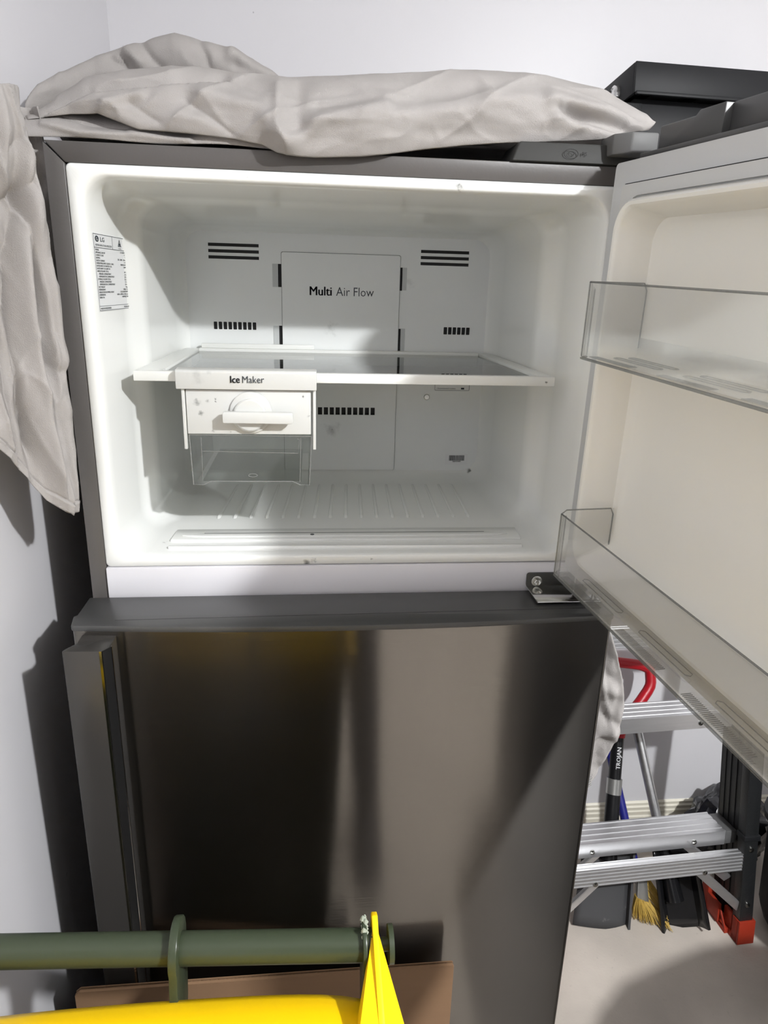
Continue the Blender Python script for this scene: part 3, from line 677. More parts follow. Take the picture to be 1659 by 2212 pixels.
# rolled fold lying further back
rt_ = [(-.066, .16, 1.7160), (-.056, .18, 1.7420), (-.030, .20, 1.7625), (.0116, .22, 1.7876), (.0618, .22, 1.8066), (.1176, .22, 1.8194), (.1482, .22, 1.8167), (.1911, .22, 1.8054), (.2283, .22, 1.7907), (.2535, .22, 1.7780), (.30, .22, 1.752), (.36, .22, 1.725)]
rb_ = [(-.070, .16, 1.7040), (-.056, .18, 1.7070), (-.0436, .20, 1.7200), (.0082, .22, 1.7450), (.0589, .22, 1.7600), (.1151, .22, 1.7640), (.1462, .22, 1.7640), (.19, .22, 1.7600), (.2278, .22, 1.752), (.2533, .22, 1.745), (.30, .22, 1.72), (.36, .22, 1.69)]
FA = [([(.035, 1.785), (.052, 1.772), (.060, 1.762)], -.014, .008, 'v'), ([(.075, 1.806), (.088, 1.785), (.10, 1.775)], -.010, .007, 'v'), ([(.15, 1.812), (.158, 1.795), (.163, 1.778)], -.010, .007, 'v'),
      ([(.195, 1.797), (.215, 1.780), (.24, 1.772)], .012, .010, 'r'), ([(.20, 1.785), (.225, 1.774), (.25, 1.769)], -.010, .007, 'r'), ([(.055, 1.795), (.07, 1.78)], .006, .006, 'r'), ([(.045, 1.79), (.055, 1.778)], -.008, .004, 'v')]
def fA(u, v):
    x = rt_[0][0]+u*(rt_[-1][0]-rt_[0][0]); zt, zb_ = interp(rt_, x, 2), interp(rb_, x, 2); yc = interp(rt_, x, 1)
    a = math.radians(-100+300*v); r = (zt-zb_)/2*1.03; zc = (zt+zb_)/2
    z = zc+r*math.sin(a)*1.0; y = yc-r*.95*math.cos(a)
    d = (feat((x, z), FA) if math.cos(a) > -.2 else 0) + wr(x, y, z, (14, 14, 30), .003) + crease(x+z*.6, y, z-x*.3, (12, 6, 12), .003, 8)
    return (x, y-d*max(0, math.cos(a)), z+d*.5*max(0, math.sin(a)))
gA = grid(150, 44, fA)
# part lying over the rest of the cabinet top, joining the folds
def fT(u, v):
    x = -.06+u*.74; y = .10+v*.45
    return (x, y, 1.668+.03*math.exp(-((y-.2)/.12)**2)*(1 if x < .3 else .6)+wr(x, y, 0, (9, 9, 1), .008)+.004)
gT = grid(60, 36, fT)
# corner hanging down past the front left of the cabinet
P0, P1 = Vector((-.074, -.165, 0)), Vector((.018, -.030, 0)); PD = P1-P0; PN = Vector((PD.y, -PD.x, 0)).normalized()
rc = [(1.228, .80), (1.236, .905), (1.262, .918), (1.29, .92), (1.345, .942), (1.392, .943), (1.40, .955), (1.442, .975), (1.503, .953), (1.561, .915), (1.579, .855), (1.606, .835), (1.641, .842), (1.656, .815), (1.667, .832), (1.682, .842), (1.692, .80)]
bc = [(-.02, 1.37), (.20, 1.345), (.366, 1.316), (.475, 1.2926), (.615, 1.2548), (.761, 1.232), (.86, 1.2335), (.95, 1.2405)]
tcn = [(-.05, 1.66), (.5, 1.678), (.692, 1.6862), (.782, 1.6887), (.836, 1.685), (.95, 1.676)]
FD = [([(.703, 1.572), (.601, 1.521), (.554, 1.460), (.539, 1.406), (.55, 1.33)], -.028, .045, 'v'), ([(.735, 1.575), (.690, 1.52), (.668, 1.46), (.66, 1.40), (.68, 1.30)], .016, .045, 'r'),
      ([(.716, 1.577), (.755, 1.522), (.748, 1.474), (.715, 1.424)], -.018, .022, 'v'), ([(.775, 1.585), (.82, 1.53), (.85, 1.46), (.85, 1.38), (.83, 1.29)], .014, .065, 'r'),
      ([(.783, 1.600), (.693, 1.585), (.590, 1.570), (.50, 1.56)], -.020, .020, 'v'), ([(.64, 1.635), (.72, 1.62), (.79, 1.60)], .016, .05, 'r'), ([(.640, 1.6273), (.773, 1.6438)], -.006, .012, 'v'),
      ([(.50, 1.53), (.44, 1.383), (.452, 1.305)], -.012, .04, 'v'), ([(.701, 1.424), (.803, 1.402), (.945, 1.400)], -.008, .018, 'v'), ([(.80, 1.415), (.90, 1.41)], .006, .02, 'r'),
      ([(.539, 1.406), (.617, 1.343), (.755, 1.249)], .008, .03, 'r'), ([(.755, 1.30), (.761, 1.24)], .005, .02, 'r')]
def drape(off, nu, nv, extra=0.0, hem=True):
    def f(u, v):
        uu = u*.98
        # row limits
        zt, zb_ = interp(tcn, uu, 1), interp(bc, uu, 1)
        z = zb_+(zt-zb_)*v
        ur = interp(rc, z, 1); s = u*ur
        zt, zb_ = interp(tcn, s, 1), interp(bc, s, 1); z = zb_+(zt-zb_)*v
        q = P0+PD*s
        bulge = .012*math.sin(PI*min(1, s/.95))
        edge = max(0, (u-.93)/.07)
        d = bulge + feat((s*1.0, z), FD)*(1-edge*.6) + wr(s*.17, 0, z, (40, 1, 12), .0045) + crease(s*.17+z*.15, 0, z, (26, 1, 5), .006, 8) + crease(s*.17-z*.3+2, 0, z, (22, 1, 9), .0028, 8) - .0015 - .012*edge*edge
        if hem:
            e = z-zb_
            if e < .013: d += .0016*(1 if e > .0105 else .6)
            elif e < .0155: d -= .0022
        q = q+PN*(d+off)
        return (max(q.x, XL+.004), q.y, z)
    return grid(nu, nv, f)
gD = drape(0, 130, 220)
# inner folds between the hanging corner and the cabinet
def fI(u, v):
    z = 1.44+.245*v; x = -.070+.066*u
    d = .010*math.sin(u*9+v*4)+wr(x, 0, z, (60, 1, 25), .008)
    return (x, .035-.02*v-d, z)
gI = grid(30, 50, fI)
# side hanging behind the right of the cabinet
sr = [(.6875, .762), (.692, .782), (.7056, .792), (.743, .8056), (.789, .8199), (.843, .8229), (.888, .8143), (.957, .789), (1.0156, .7696), (1.15, .755), (1.35, .748), (1.70, .735)]
FR = [([(.76, 1.02), (.775, .93), (.765, .85), (.74, .78)], -.012, .012, 'v'), ([(.735, .99), (.75, .90), (.80, .86)], .010, .012, 'r'), ([(.725, .84), (.77, .83), (.81, .80)], -.009, .010, 'r'), ([(.73, .76), (.78, .77), (.81, .79)], .009, .009, 'r'), ([(.73, .92), (.77, .90), (.81, .88)], -.006, .008, 'v')]
def fS(u, v):
    z0 = .688; z = z0+(1.70-z0)*v**1.6; xr = interp(sr, z, 1); x = .706+(xr-.706)*u
    d = feat((x, z), FR)+wr(x, 0, z, (40, 1, 22), .007)+crease(x+z*.3, 0, z-x*.2, (22, 1, 13), .006, 7)
    y = .075-d+.05*(1-u)
    return (x, y, z)
gS = grid(40, 150, fS)
sheet = mk('dust_sheet', *join(gB, gU, gA, gT, gD, gI, gS), M_cloth, smooth=True, angle=180, recalc=False)
tag(sheet, 'crumpled pale grey cotton dust sheet heaped over the fridge top and hanging at its sides', 'dust sheet')
so = sheet.modifiers.new('thick', 'SOLIDIFY'); so.thickness = .0012; so.offset = 0
# gathered hem at the lower right tip
V, F = join(*[tube([(.742+.004*k, .062-.004*(k % 2), .700-.004*k), (.758+.002*k, .055, .704-.005*k), (.776, .060, .708-.005*k)], .0016, 6) for k in range(4)])
mk('gathered_hem', V, F, M_hem, sheet, smooth=True)

# ---------------------------------------------------------------- wheelie bin, cardboard
def wheelie(label, lidm):
    wb = empty('wheelie_bin', XF @ Vector((.155, -.70, 0)), label, 'wheelie bin')
    BXC = .153
    def ringb(z, hx, y0, y1, r=.03): return [(p[0], p[1], z) for p in rrect(BXC-hx, BXC+hx, y0, y1, r, 4)]
    V, F = loft([ringb(.06, .165, -.86, -.50), ringb(.45, .19, -.91, -.475), ringb(.82, .205, -.945, -.458), ringb(.82, .222, -.965, -.445), ringb(.862, .222, -.965, -.445), ringb(.862, .200, -.94, -.463), ringb(.3, .175, -.88, -.50), ringb(.09, .15, -.85, -.52)], cap0=True)
    body = mk('bin_body', V, F, M_green, wb, smooth=True, angle=35)
    HL, HR = Vector((-.060, -.397, .930)), Vector((.352, -.420, .930))
    def HP(t): return HL+(HR-HL)*t
    mk('handle_bar', *tube([HP(0), HP(1)], .0142, 24), M_green, wb, smooth=True)
    def fin(x, yc, name, thick=.0075, r=.026):
        poly = [(yc+r*math.cos(a), .930+r*math.sin(a)) for a in [math.radians(d) for d in range(-20, 201, 20)]]
        poly = poly+[(yc-.028, .905), (-.452, .80), (-.445, .74), (yc+.012, .86), (yc+r*.9, .905)]
        V, F = prism(poly, 'x', x-thick/2, x+thick/2); return mk(name, V, F, M_green, wb, bevel=.001)
    fin(.1745, -.409, 'handle_fin'); fin(.3435, -.418, 'handle_fin', .004, .022); fin(-.040, -.397, 'handle_fin')
    random.seed(3)
    V, F = join(*[lathe([(.0009, 0), (.0018+.001*random.random(), .002), (.0006, .005)], (.3435+.003*(random.random()-.5), -.424+.018*random.random(), .948+.006*random.random()-.012*random.random()), n=6) for k in range(26)])
    mk('worn_edge', V, F, mat('worn_plastic', (.30, .33, .27), .8), wb, kind='stuff')
    V, F = lathe([(.006, .0), (.006, .012), (.0165, .012), (.0165, .0165), (.001, .0165)], (.3535, -.420, .930), 'x', 20); mk('hinge_cap', V, F, M_green, wb, smooth=True, angle=30)
    # lid: domed shell
    def lidf(u, v):
        x = BXC-.226+.452*u; yb_ = -.425-.007*(2*u-1)**2-.016*(2*u-1)**8; y = yb_-(.525)*v
        e = min(u, 1-u); dome = .040*math.sin(PI*min(1, max(0, v*.9+.05)))*(1-(2*u-1)**4)
        z = .892+.006*(1-(2*u-1)**6)+.010*min(1, v*8) + dome*.5
        e = min(e, v, 1-v)
        z -= .036 if e == 0 else .019 if e < .01 else .0075 if e < .02 else .0015 if e < .04 else 0
        return (x, y, z)
    us = [0, .004, .014, .035, .07] + [.12+.76*k/17 for k in range(18)] + [.93, .965, .986, .996, 1]
    V = [lidf(a, b) for b in us for a in us]; F = [(j*28+i, j*28+i+1, (j+1)*28+i+1, (j+1)*28+i) for j in range(27) for i in range(27)]
    lid = mk('bin_lid', V, F, lidm, wb, smooth=True, angle=60)
    lid.modifiers.new('thick', 'SOLIDIFY').thickness = .004
    for xa, xb in ((.3505, .3560), (-.052, -.0465)):
        poly = [(-.404, .952), (-.412, .956), (-.424, .950), (-.500, .925), (-.505, .880), (-.43, .892), (-.405, .915), (-.400, .93)]
        V, F = prism(poly, 'x', xa, xb); arm = mk('lid_arm', V, F, lidm, lid, bevel=.001)
        xm = (xa+xb)/2; s = 1 if xm > .1 else -1
        V = [(xm-.0025, -.418, .945), (xm+.0025, -.418, .945), (xm-.020, -.472, .900), (xm+.020, -.472, .900), (xm+.020, -.500, .925), (xm-.020, -.500, .925)]
        mk('arm_gusset', V, [(0, 1, 3, 2), (2, 3, 4, 5), (0, 5, 4, 1), (0, 2, 5), (1, 4, 3)], lidm, lid)
    for x in (BXC-.215, BXC+.175):
        V, F = lathe([(.03, 0), (.095, 0), (.10, .006), (.10, .036), (.095, .042), (.03, .042)], (x, -.47, .10), 'x', 28); mk('wheel', V, F, M_plast, wb, smooth=True, angle=30)
    mk('axle', *tube([(BXC-.21, -.47, .10), (BXC+.21, -.47, .10)], .010, 12), M_pole, wb, smooth=True)
wheelie('dark green wheelie bin with a yellow lid standing in front of the fridge', M_yel)

bb = empty('shadow_caster', (1.36, -.735, 0), 'unseen round black form added right of the open door to cast the floor shadow', 'shadow_caster')  # unseen stand-in, added to cast the round floor shadow and darken the steel reflection
V, F = lathe([(.47, .06), (.49, .08), (.495, .39), (.484, .624), (.44, .78), (.352, .884), (.198, .942), (.02, .955)], (1.36, -.735, 0), n=48)
V = [(x+.010*noise.noise(Vector((x*9, y*9, z*3))), y+.010*noise.noise(Vector((x*9+4, y*9, z*3))), z) for x, y, z in V]
mk('cover', V, F, M_bag, bb, smooth=True)
for k in range(3):
    a = k*2*PI/3+.4; mk('leg', *tube([(1.36+.30*math.cos(a), -.735+.30*math.sin(a), 0), (1.36+.26*math.cos(a), -.735+.26*math.sin(a), .30)], .011, 10), M_pole, bb, smooth=True)

cb = empty('cardboard_sheet', (.24, -.12, 0), 'flat brown cardboard sheet standing against the lower fridge door', 'cardboard')
XF = Matrix.Translation((.5035, -.139, 0)) @ Matrix.Rotation(.020, 4, 'Z') @ Matrix.Translation((-.5035, .1345, 0))
tl, tr_ = .5635, .5505
poly = [(-.030, 0), (.5035, 0), (.5035, tr_-.002), (.5015, tr_)] + [(-.026, tl), (-.0325, tl-.006), (-.0335, .35)]
def lean(y): return y
V, F = prism(poly, 'y', -.1385, -.1345); mk('front_liner', V, F, M_card, cb)
zz = []
for k in range(90):
    x = -.028+k*.0059; zz.append((x, -.1345 if k % 2 else -.1318))
V = [(x, y, 0.001) for x, y in zz]+[(x, y, tl-(x+.03)*(tl-tr_)/.53-.001) for x, y in zz]; n_ = len(zz)
mk('corrugated_core', V, [(i, i+1, n_+i+1, n_+i) for i in range(n_-1)], M_card, cb, recalc=False)
V, F = prism(poly, 'y', -.1316, -.1304); mk('back_liner', V, F, M_card, cb)
XF = Matrix.Identity(4)

# ---------------------------------------------------------------- ladder
LA = empty('step_ladder', (1.077, .31, 0), 'folded black step ladder with aluminium treads leaning on the white wall', 'ladder')
LEAN = math.radians(7.2); LROT = math.radians(3.0)
XF = Matrix.Translation((1.079, .312, 0)) @ Matrix.Rotation(LROT, 4, 'Z') @ Matrix.Rotation(-LEAN, 4, 'X')
# local: x width, y depth (+ towards wall), z up along the ladder
def uhalf(v, base=.262, t=.047): return base-t*v
def slant(x0, x1, y0, y1, v0, v1, s):
    V = []
    for v in (v0, v1):
        u = uhalf(v)*s
        V += [(u+x0*s, y0, v), (u+x1*s, y0, v), (u+x1*s, y1, v), (u+x0*s, y1, v)]
    return V, [(0, 3, 2, 1), (4, 5, 6, 7), (0, 1, 5, 4), (1, 2, 6, 5), (2, 3, 7, 6), (3, 0, 4, 7)]
for s in (1, -1):
    mk('rear_stile', *slant(-.018, .018, -.028, .0, .02, 1.85, s), M_fib, LA, bevel=.003)
    mk('front_stile', *join(slant(-.006, -.003, .012, .092, .02, 1.85, s), slant(-.006, .018, .012, .016, .02, 1.85, s), slant(-.006, .018, .088, .092, .02, 1.85, s),
                            slant(-.008, -.006, .030, .036, .02, 1.85, s), slant(-.008, -.006, .052, .058, .02, 1.85, s), slant(-.008, -.006, .072, .078, .02, 1.85, s)), M_fib, LA)
    b0 = uhalf(.05)*s
    X = lambda a: b0+a*s
    xs = sorted((X(-.021), X(.022)))
    gs = [boxg(xs[0], xs[1], -.033, -.026, .0, .062), boxg(xs[0], xs[1], -.026, .005, .0, .016), boxg(*sorted((X(.018), X(.022))), -.026, .03, .0, .062), boxg(*sorted((X(-.021), X(-.016))), -.026, -.006, .0, .062),
          boxg(*sorted((X(-.030), X(.022))), .005, .100, .0, .014), boxg(*sorted((X(-.034), X(-.012))), .074, .100, .014, .088), boxg(*sorted((X(-.034), X(-.026))), .030, .080, .014, .062), boxg(*sorted((X(-.018), X(-.010))), .000, .030, .014, .060)]
    dg_ = [(X(-.030), .004, .012), (X(-.026), .004, .012), (X(-.026), .036, .062), (X(-.030), .036, .062), (X(-.030), .010, .010), (X(-.026), .010, .010), (X(-.026), .044, .060), (X(-.030), .044, .060)]
    gs.append((dg_, [(0, 1, 2, 3), (4, 7, 6, 5), (0, 4, 5, 1), (2, 6, 7, 3), (0, 3, 7, 4), (1, 5, 6, 2)]))
    mk('rubber_foot', *join(*gs), M_red, LA, bevel=.0012)
    for v in (.105, .255):
        V, F = lathe([(.0065, 0), (.006, -.002), (.001, -.0035)], (uhalf(v)*s, -.028, v), 'y', 14); mk('rivet', V, F, M_bolt, LA, smooth=True)
    mk('strap', *slant(-.021, .021, -.031, .0, .278, .292, s), M_plast, LA, bevel=.001)
def ribbed(z0, z1, y0, y1, grooves_top, grooves_front):
    """profile (y,z) of an extruded aluminium bar with fine grooves"""
    P = [(y0, z0)]
    n = grooves_front
    if n:
        for k in range(n):
            a = z0+(z1-z0)*(k+.25)/n; b = z0+(z1-z0)*(k+.75)/n
            P += [(y0, a), (y0+.0016, a+.0008), (y0+.0016, b-.0008), (y0, b)]
    P += [(y0, z1)]
    n = grooves_top
    for k in range(n):
        a = y0+(y1-y0)*(k+.3)/n; b = y0+(y1-y0)*(k+.75)/n
        P += [(a, z1), (a+.0008, z1-.0016), (b-.0008, z1-.0016), (b, z1)]
    return P+[(y1, z1), (y1, z0)]
for v in (.222, .80, 1.35):
    u = uhalf(v)-.018
    V, F = prism(ribbed(v-.022, v+.022, -.026, -.004, 2, 5), 'x', -u, u); mk('rear_rung', V, F, M_alu, LA)
for v in (.262, .572, .882, 1.192, 1.502):
    u = uhalf(v)-.040
    V, F = prism(ribbed(v-.018, v+.018, .014, .090, 4, 0), 'x', -u, u); mk('tread', V, F, M_alu, LA)
    for s in (1, -1):
        x0, x1 = sorted((s*(u+.001), s*(uhalf(v)-.007)))
        box('tread_bracket', x0, x1, .016, .088, v-.019, v+.014, mat('tread_bracket_grey', (.10, .10, .10), .5) if 'tread_bracket_grey' not in bpy.data.materials else bpy.data.materials['tread_bracket_grey'], LA, bevel=.002)
        V, F = lathe([(.0062, 0), (.0058, -.002), (.001, -.0035)], (s*(u-.08), .014, v-.004), 'y', 14); mk('rivet', V, F, M_bolt, LA, smooth=True)
for s in (1, -1):
    V, F = lathe([(.0062, 0), (.0058, -.002), (.001, -.0035)], (s*.137, -.0255, .205), 'y', 14); mk('rivet', V, F, M_bolt, LA, smooth=True)
    for (xa, za), (xb, zb), y0 in (((.125, .205), (.246, .090), -.016), ((.105, .255), (.232, .145), .020)):
        d = Vector((xb-xa, 0, zb-za)).normalized(); nrm = Vector((-d.z, 0, d.x))*.011
        a, b = Vector((xa, 0, za)), Vector((xb, 0, zb))
        q = [a+nrm, b+nrm, b-nrm, a-nrm]
        V = [(p.x*s, y0, p.z) for p in q]+[(p.x*s, y0+.003, p.z) for p in q]+[(p.x*s, y0-.006, p.z) for p in (a+nrm, b+nrm, b+nrm*.7, a+nrm*.7)]
        mk('brace', V, [(0, 1, 2, 3), (4, 7, 6, 5), (0, 4, 5, 1), (1, 5, 6, 2), (2, 6, 7, 3), (3, 7, 4, 0), (8, 9, 10, 11), (0, 1, 9, 8), (3, 2, 10, 11)], M_alu, LA)
# top cap: open-bottomed black plastic tray
g = join(boxg(-.182, .182, -.040, -.034, 1.862, 1.915), boxg(-.182, .182, .112, .118, 1.862, 1.915), boxg(-.182, -.176, -.034, .112, 1.862, 1.915), boxg(.176, .182, -.034, .112, 1.862, 1.915), boxg(-.176, .176, -.034, .112, 1.909, 1.915))
tcap = mk('top_cap', *g, M_plast, LA, bevel=.002)
mk('cap_lip', *boxg(-.180, .180, -.046, -.040, 1.858, 1.864), M_plast, tcap, bevel=.001)
for k in range(3):
    x = -.10+k*.10; box('cap_web', x-.004, x+.004, -.033, .11, 1.893, 1.909, M_plast, tcap)
box('cap_core', -.168, .168, -.012, .095, 1.775, 1.863, M_plast, tcap, bevel=.003)
V, F = lathe([(.017, 0), (.016, -.006), (.011, -.009), (.010, -.007), (.001, -.007)], (-.182, .035, 1.884), 'x', 18); mk('cap_bolt', V, F, M_chrome, tcap, smooth=True, angle=30)
XF = Matrix.Identity(4)

# ---------------------------------------------------------------- spade, scoop, broom
sp = empty('spade', (1.01, .36, 0), 'short black spade with a red grip leaning behind the ladder', 'spade')
A_, B_ = Vector((1.012, .372, .03)), Vector((1.098, .626, .592))
def SP(t): return A_+(B_-A_)*t
ax = (B_-A_).normalized(); sx = Vector((1, 0, 0)); sx = (sx-ax*sx.dot(ax)).normalized(); nn = sx.cross(ax)
def blade(u, v):
    wdt = .060+.012*(1-v); x = (u-.5)*2*wdt; curve = .010*(2*u-1)**2
    return A_+sx*x+ax*(v*.23-.030)+nn*(-curve-.004)
V, F = grid(9, 10, blade); V2 = [Vector(p)-nn*.006 for p in V]; n_ = len(V)
bl = mk('blade', V, F, M_blade, sp, smooth=True, recalc=False); bl.modifiers.new('t', 'SOLIDIFY').thickness = .004
V, F = prism([(-.030, -.03), (-.030, .18), (0, .20), (.002, -.03)], 'x', 0, .006)
V = [A_+sx*(.064+p[0])+ax*(p[2])+nn*(p[1]) for p in V]; mk('blade_flange', V, F, M_blade, bl)
mk('shaft', *tube([SP(.26), SP(.83)], .0155, 16), M_shaft, sp, smooth=True)
mk('blade_socket', *tube([SP(.22), SP(.30), SP(.50)], [.022, .019, .017], 16), M_shaft, sp, smooth=True)
mk('collar', *tube([SP(.475), SP(.535)], .0190, 18), M_ferr, sp, smooth=True)
mk('grip_socket', *tube([SP(.70), SP(.74), SP(.80)], [.0175, .019, .017], 16), M_dred, sp, smooth=True)
G0 = B_-ax*.15
dpath = [G0, G0+sx*.045+ax*.045, G0+sx*.078+ax*.10, G0+sx*.072+ax*.142, G0+sx*.045+ax*.150, G0-sx*.045+ax*.150, G0-sx*.072+ax*.142, G0-sx*.078+ax*.10, G0-sx*.045+ax*.045]
sm = []
for i in range(len(dpath)):
    p, q = dpath[i], dpath[(i+1) % len(dpath)]
    for k in range(4): sm.append(p+(q-p)*k/4)
sm2 = [(sm[i-1]+sm[i]*2+sm[(i+1) % len(sm)])/4 for i in range(len(sm))]
mk('grip', *tube(sm2, .0135, 12, closed=True), M_dred, sp, smooth=True)
C_ = SP(.62); text('printed_text', [('TROJAN', 0, -.004, .0108, .95, 'CENTER', .03)], C_-nn*.0163 if nn.y > 0 else C_+nn*.0163, ax, (-sx if nn.y > 0 else sx) if False else -sx, M_white_print, sp, lift=.0006)

sc = empty('scoop_shovel', (1.19, .38, 0), 'black plastic scoop shovel on a plain silver pole', 'shovel')
a, b = Vector((1.188, .395, .10)), Vector((1.136, .613, .458))
mk('pole', *tube([a, b], .0125, 16), M_pole, sc, smooth=True)
ax2 = (b-a).normalized(); s2 = (Vector((.93, -.36, 0))).normalized(); s2 = (s2-ax2*s2.dot(ax2)).normalized(); n2 = s2.cross(ax2)
if n2.y > 0: n2 = -n2
O2 = Vector((1.2165, .352, .001))
def scoop(u, v):
    wd = .052-.006*v; k = abs(2*u-1)
    return O2+s2*((u-.5)*2*wd)+Vector((-.03, .10, .24))*v*.78+n2*(.030*max(0, (k-.7)/.3))
V, F = grid(13, 10, scoop); s_ = mk('scoop', V, F, mat('scoop_black', (.008, .008, .009), .25), sc, smooth=True, angle=50, recalc=False); s_.modifiers.new('t', 'SOLIDIFY').thickness = .006
mk('scoop_socket', *tube([a-ax2*.04, a+ax2*.10], [.022, .0155], 14), bpy.data.materials['scoop_black'], sc, smooth=True)

br = empty('broom', (1.13, .39, 0), 'small blue handled broom with yellow bristles between spade and scoop', 'broom')
a, b = Vector((1.121, .425, .075)), Vector((1.071, .665, .43))
mk('handle', *tube([a, b], .011, 14), M_blue, br, smooth=True)
ferr = [Vector((1.105, .402, .055)), Vector((1.137, .398, .040)), Vector((1.134, .425, .105)), Vector((1.112, .428, .110))]
V = [p-Vector((0, .009, 0)) for p in ferr]+[p+Vector((0, .009, 0)) for p in ferr]
mk('ferrule', V, [(0, 1, 2, 3), (4, 7, 6, 5), (0, 4, 5, 1), (1, 5, 6, 2), (2, 6, 7, 3), (3, 7, 4, 0)], M_ferr, br, bevel=.002)
gs = []; random.seed(7)
for k in range(150):
    t = random.random(); o = random.uniform(-.009, .009)
    s0 = ferr[0].lerp(ferr[1], t)+Vector((0, o, .004)); e0 = Vector((1.098, .392, .003)).lerp(Vector((1.180, .352, .002)), t+random.uniform(-.03, .03))+Vector((0, o*1.6, random.uniform(0, .006)))
    gs.append(tube([s0, s0.lerp(e0, .5)+Vector((random.uniform(-.003, .003), 0, .004)), e0], [.0016, .0014, .0007], 4))
for k in range(60):
    t = random.random(); o = random.uniform(.0, .014)
    s0 = ferr[1].lerp(ferr[2], t)+Vector((0, o, 0)); e0 = Vector((1.180, .352, .004)).lerp(Vector((1.170, .385, .055)), t)+Vector((0, o, 0))
    gs.append(tube([s0, s0.lerp(e0, .5), e0], [.0016, .0014, .0007], 4))
mk('bristles', *join(*gs), M_brist, br, smooth=True, kind='stuff')

# ---------------------------------------------------------------- bags and tub on the right
def crumple(name, c, r, m, amp, sc_, parent=None, nu=40, nv=26):
    rings = []
    for j in range(nv):
        th = PI*(j+.5)/nv; ring_ = []
        for i in range(nu):
            ph = 2*PI*i/nu
            d = Vector((math.sin(th)*math.cos(ph), math.sin(th)*math.sin(ph), math.cos(th)))
            k = 1+amp*(abs(noise.noise(d*sc_+Vector(c)))*1.6-.5)+amp*.5*abs(noise.noise(d*sc_*2.7))
            p = Vector(c)+Vector((d.x*r[0], d.y*r[1], d.z*r[2]))*k
            p.z = max(p.z, c[2]-r[2]*.92); ring_.append(p)
        rings.append(ring_)
    return mk(name, *loft(rings), m, parent, smooth=True, angle=35)
o = crumple('garbage_bag', (1.45, .58, .095), (.11, .09, .105), M_bag, .28, 2.3)
tag(o, 'crumpled black plastic garbage bag slumped against the wall behind the ladder', 'bag')
tb = empty('storage_tub', (1.64, .27, 0), 'black plastic tub standing on the floor to the right of the ladder', 'tub')
def ringt(z, h, r): return [(p[0], p[1], z) for p in rrect(1.64-h, 1.64+h, .23-h*.8, .23+h*.8, r, 5)]
V, F = loft([ringt(0, .20, .08), ringt(.022, .20, .08), ringt(.024, .225, .09), ringt(.06, .236, .09), ringt(.30, .25, .09), ringt(.31, .262, .09), ringt(.325, .262, .09), ringt(.325, .245, .085), ringt(.08, .225, .08)])
mk('tub_body', V, F, M_plast, tb, smooth=True, angle=40)
o = crumple('printed_bag', (1.64, .23, .40), (.205, .165, .28), M_bag, .20, 2.6)
tag(o, 'black plastic bag with grey and white print stuffed into the black tub', 'bag')
pts = [(1.405+.004*k, .235+.01*k, .47+.03*k) for k in range(6)]
V, F = join(loft([[(1.400, .17, .44), (1.395, .22, .46), (1.402, .24, .52), (1.404, .20, .54)], [(1.398, .17, .44), (1.393, .22, .46), (1.400, .24, .52), (1.402, .20, .54)]]))
mk('bag_print', V, F, M_bagp, o)

# ---------------------------------------------------------------- the person holding the phone behind the bin
def skinned(name, pts, edges, m, parent, root=0, sub=2):
    me = bpy.data.meshes.new(name); me.from_pydata([p[:3] for p in pts], edges, []); me.materials.append(m)
    o = bpy.data.objects.new(name, me); C.objects.link(o); WM[o] = Matrix.Identity(4)
    bpy.context.view_layer.objects.active = o
    md = o.modifiers.new('skin', 'SKIN'); md.use_smooth_shade = True
    for i, p in enumerate(pts):
        v = me.skin_vertices[0].data[i]; r = p[3]; v.radius = r if isinstance(r, tuple) else (r, r); v.use_root = (i == root)
    sb = o.modifiers.new('sub', 'SUBSURF'); sb.levels = sub; sb.render_levels = sub
    if parent: o.parent = parent; o.matrix_parent_inverse = WM[parent].inverted()
    return o
M_skin = mat('skin', (.55, .34, .25), .5); M_trs = mat('dark_trousers', (.030, .027, .034), .9, bump=.2, bscale=400); M_shirt = mat('dark_shirt', (.04, .04, .045), .9, bump=.2, bscale=400)
M_hair = mat('dark_hair', (.02, .014, .01), .6); M_shoe = mat('dark_shoe', (.018, .015, .022), .55)
pe = empty('person', (.33, -1.1, 0), 'person in dark shirt and trousers standing behind the yellow-lidded bin holding a phone', 'person')
skinned('trousers', [(.32, -1.14, .93, (.15, .11)), (.41, -1.12, .86, .088), (.44, -1.0, .48, .062), (.455, -.93, .12, .048), (.455, -.925, .085, .05), (.22, -1.15, .86, .088), (.20, -1.12, .48, .062), (.19, -1.16, .12, .048), (.19, -1.16, .085, .05), (.32, -1.15, 1.02, (.145, .10))],
        [(0, 1), (1, 2), (2, 3), (3, 4), (0, 5), (5, 6), (6, 7), (7, 8), (0, 9)], M_trs, pe)
body = skinned('shirt', [(.32, -1.15, 1.03, (.145, .10)), (.32, -1.16, 1.18, (.145, .10)), (.315, -1.16, 1.32, (.16, .11)), (.31, -1.165, 1.43, (.09, .07)), (.48, -1.16, 1.40, .062), (.555, -1.10, 1.25, .05), (.56, -1.06, 1.19, .052), (.145, -1.16, 1.40, .062), (.065, -1.10, 1.25, .05), (.06, -1.06, 1.19, .052)],
        [(0, 1), (1, 2), (2, 3), (2, 4), (4, 5), (5, 6), (2, 7), (7, 8), (8, 9)], M_shirt, pe)
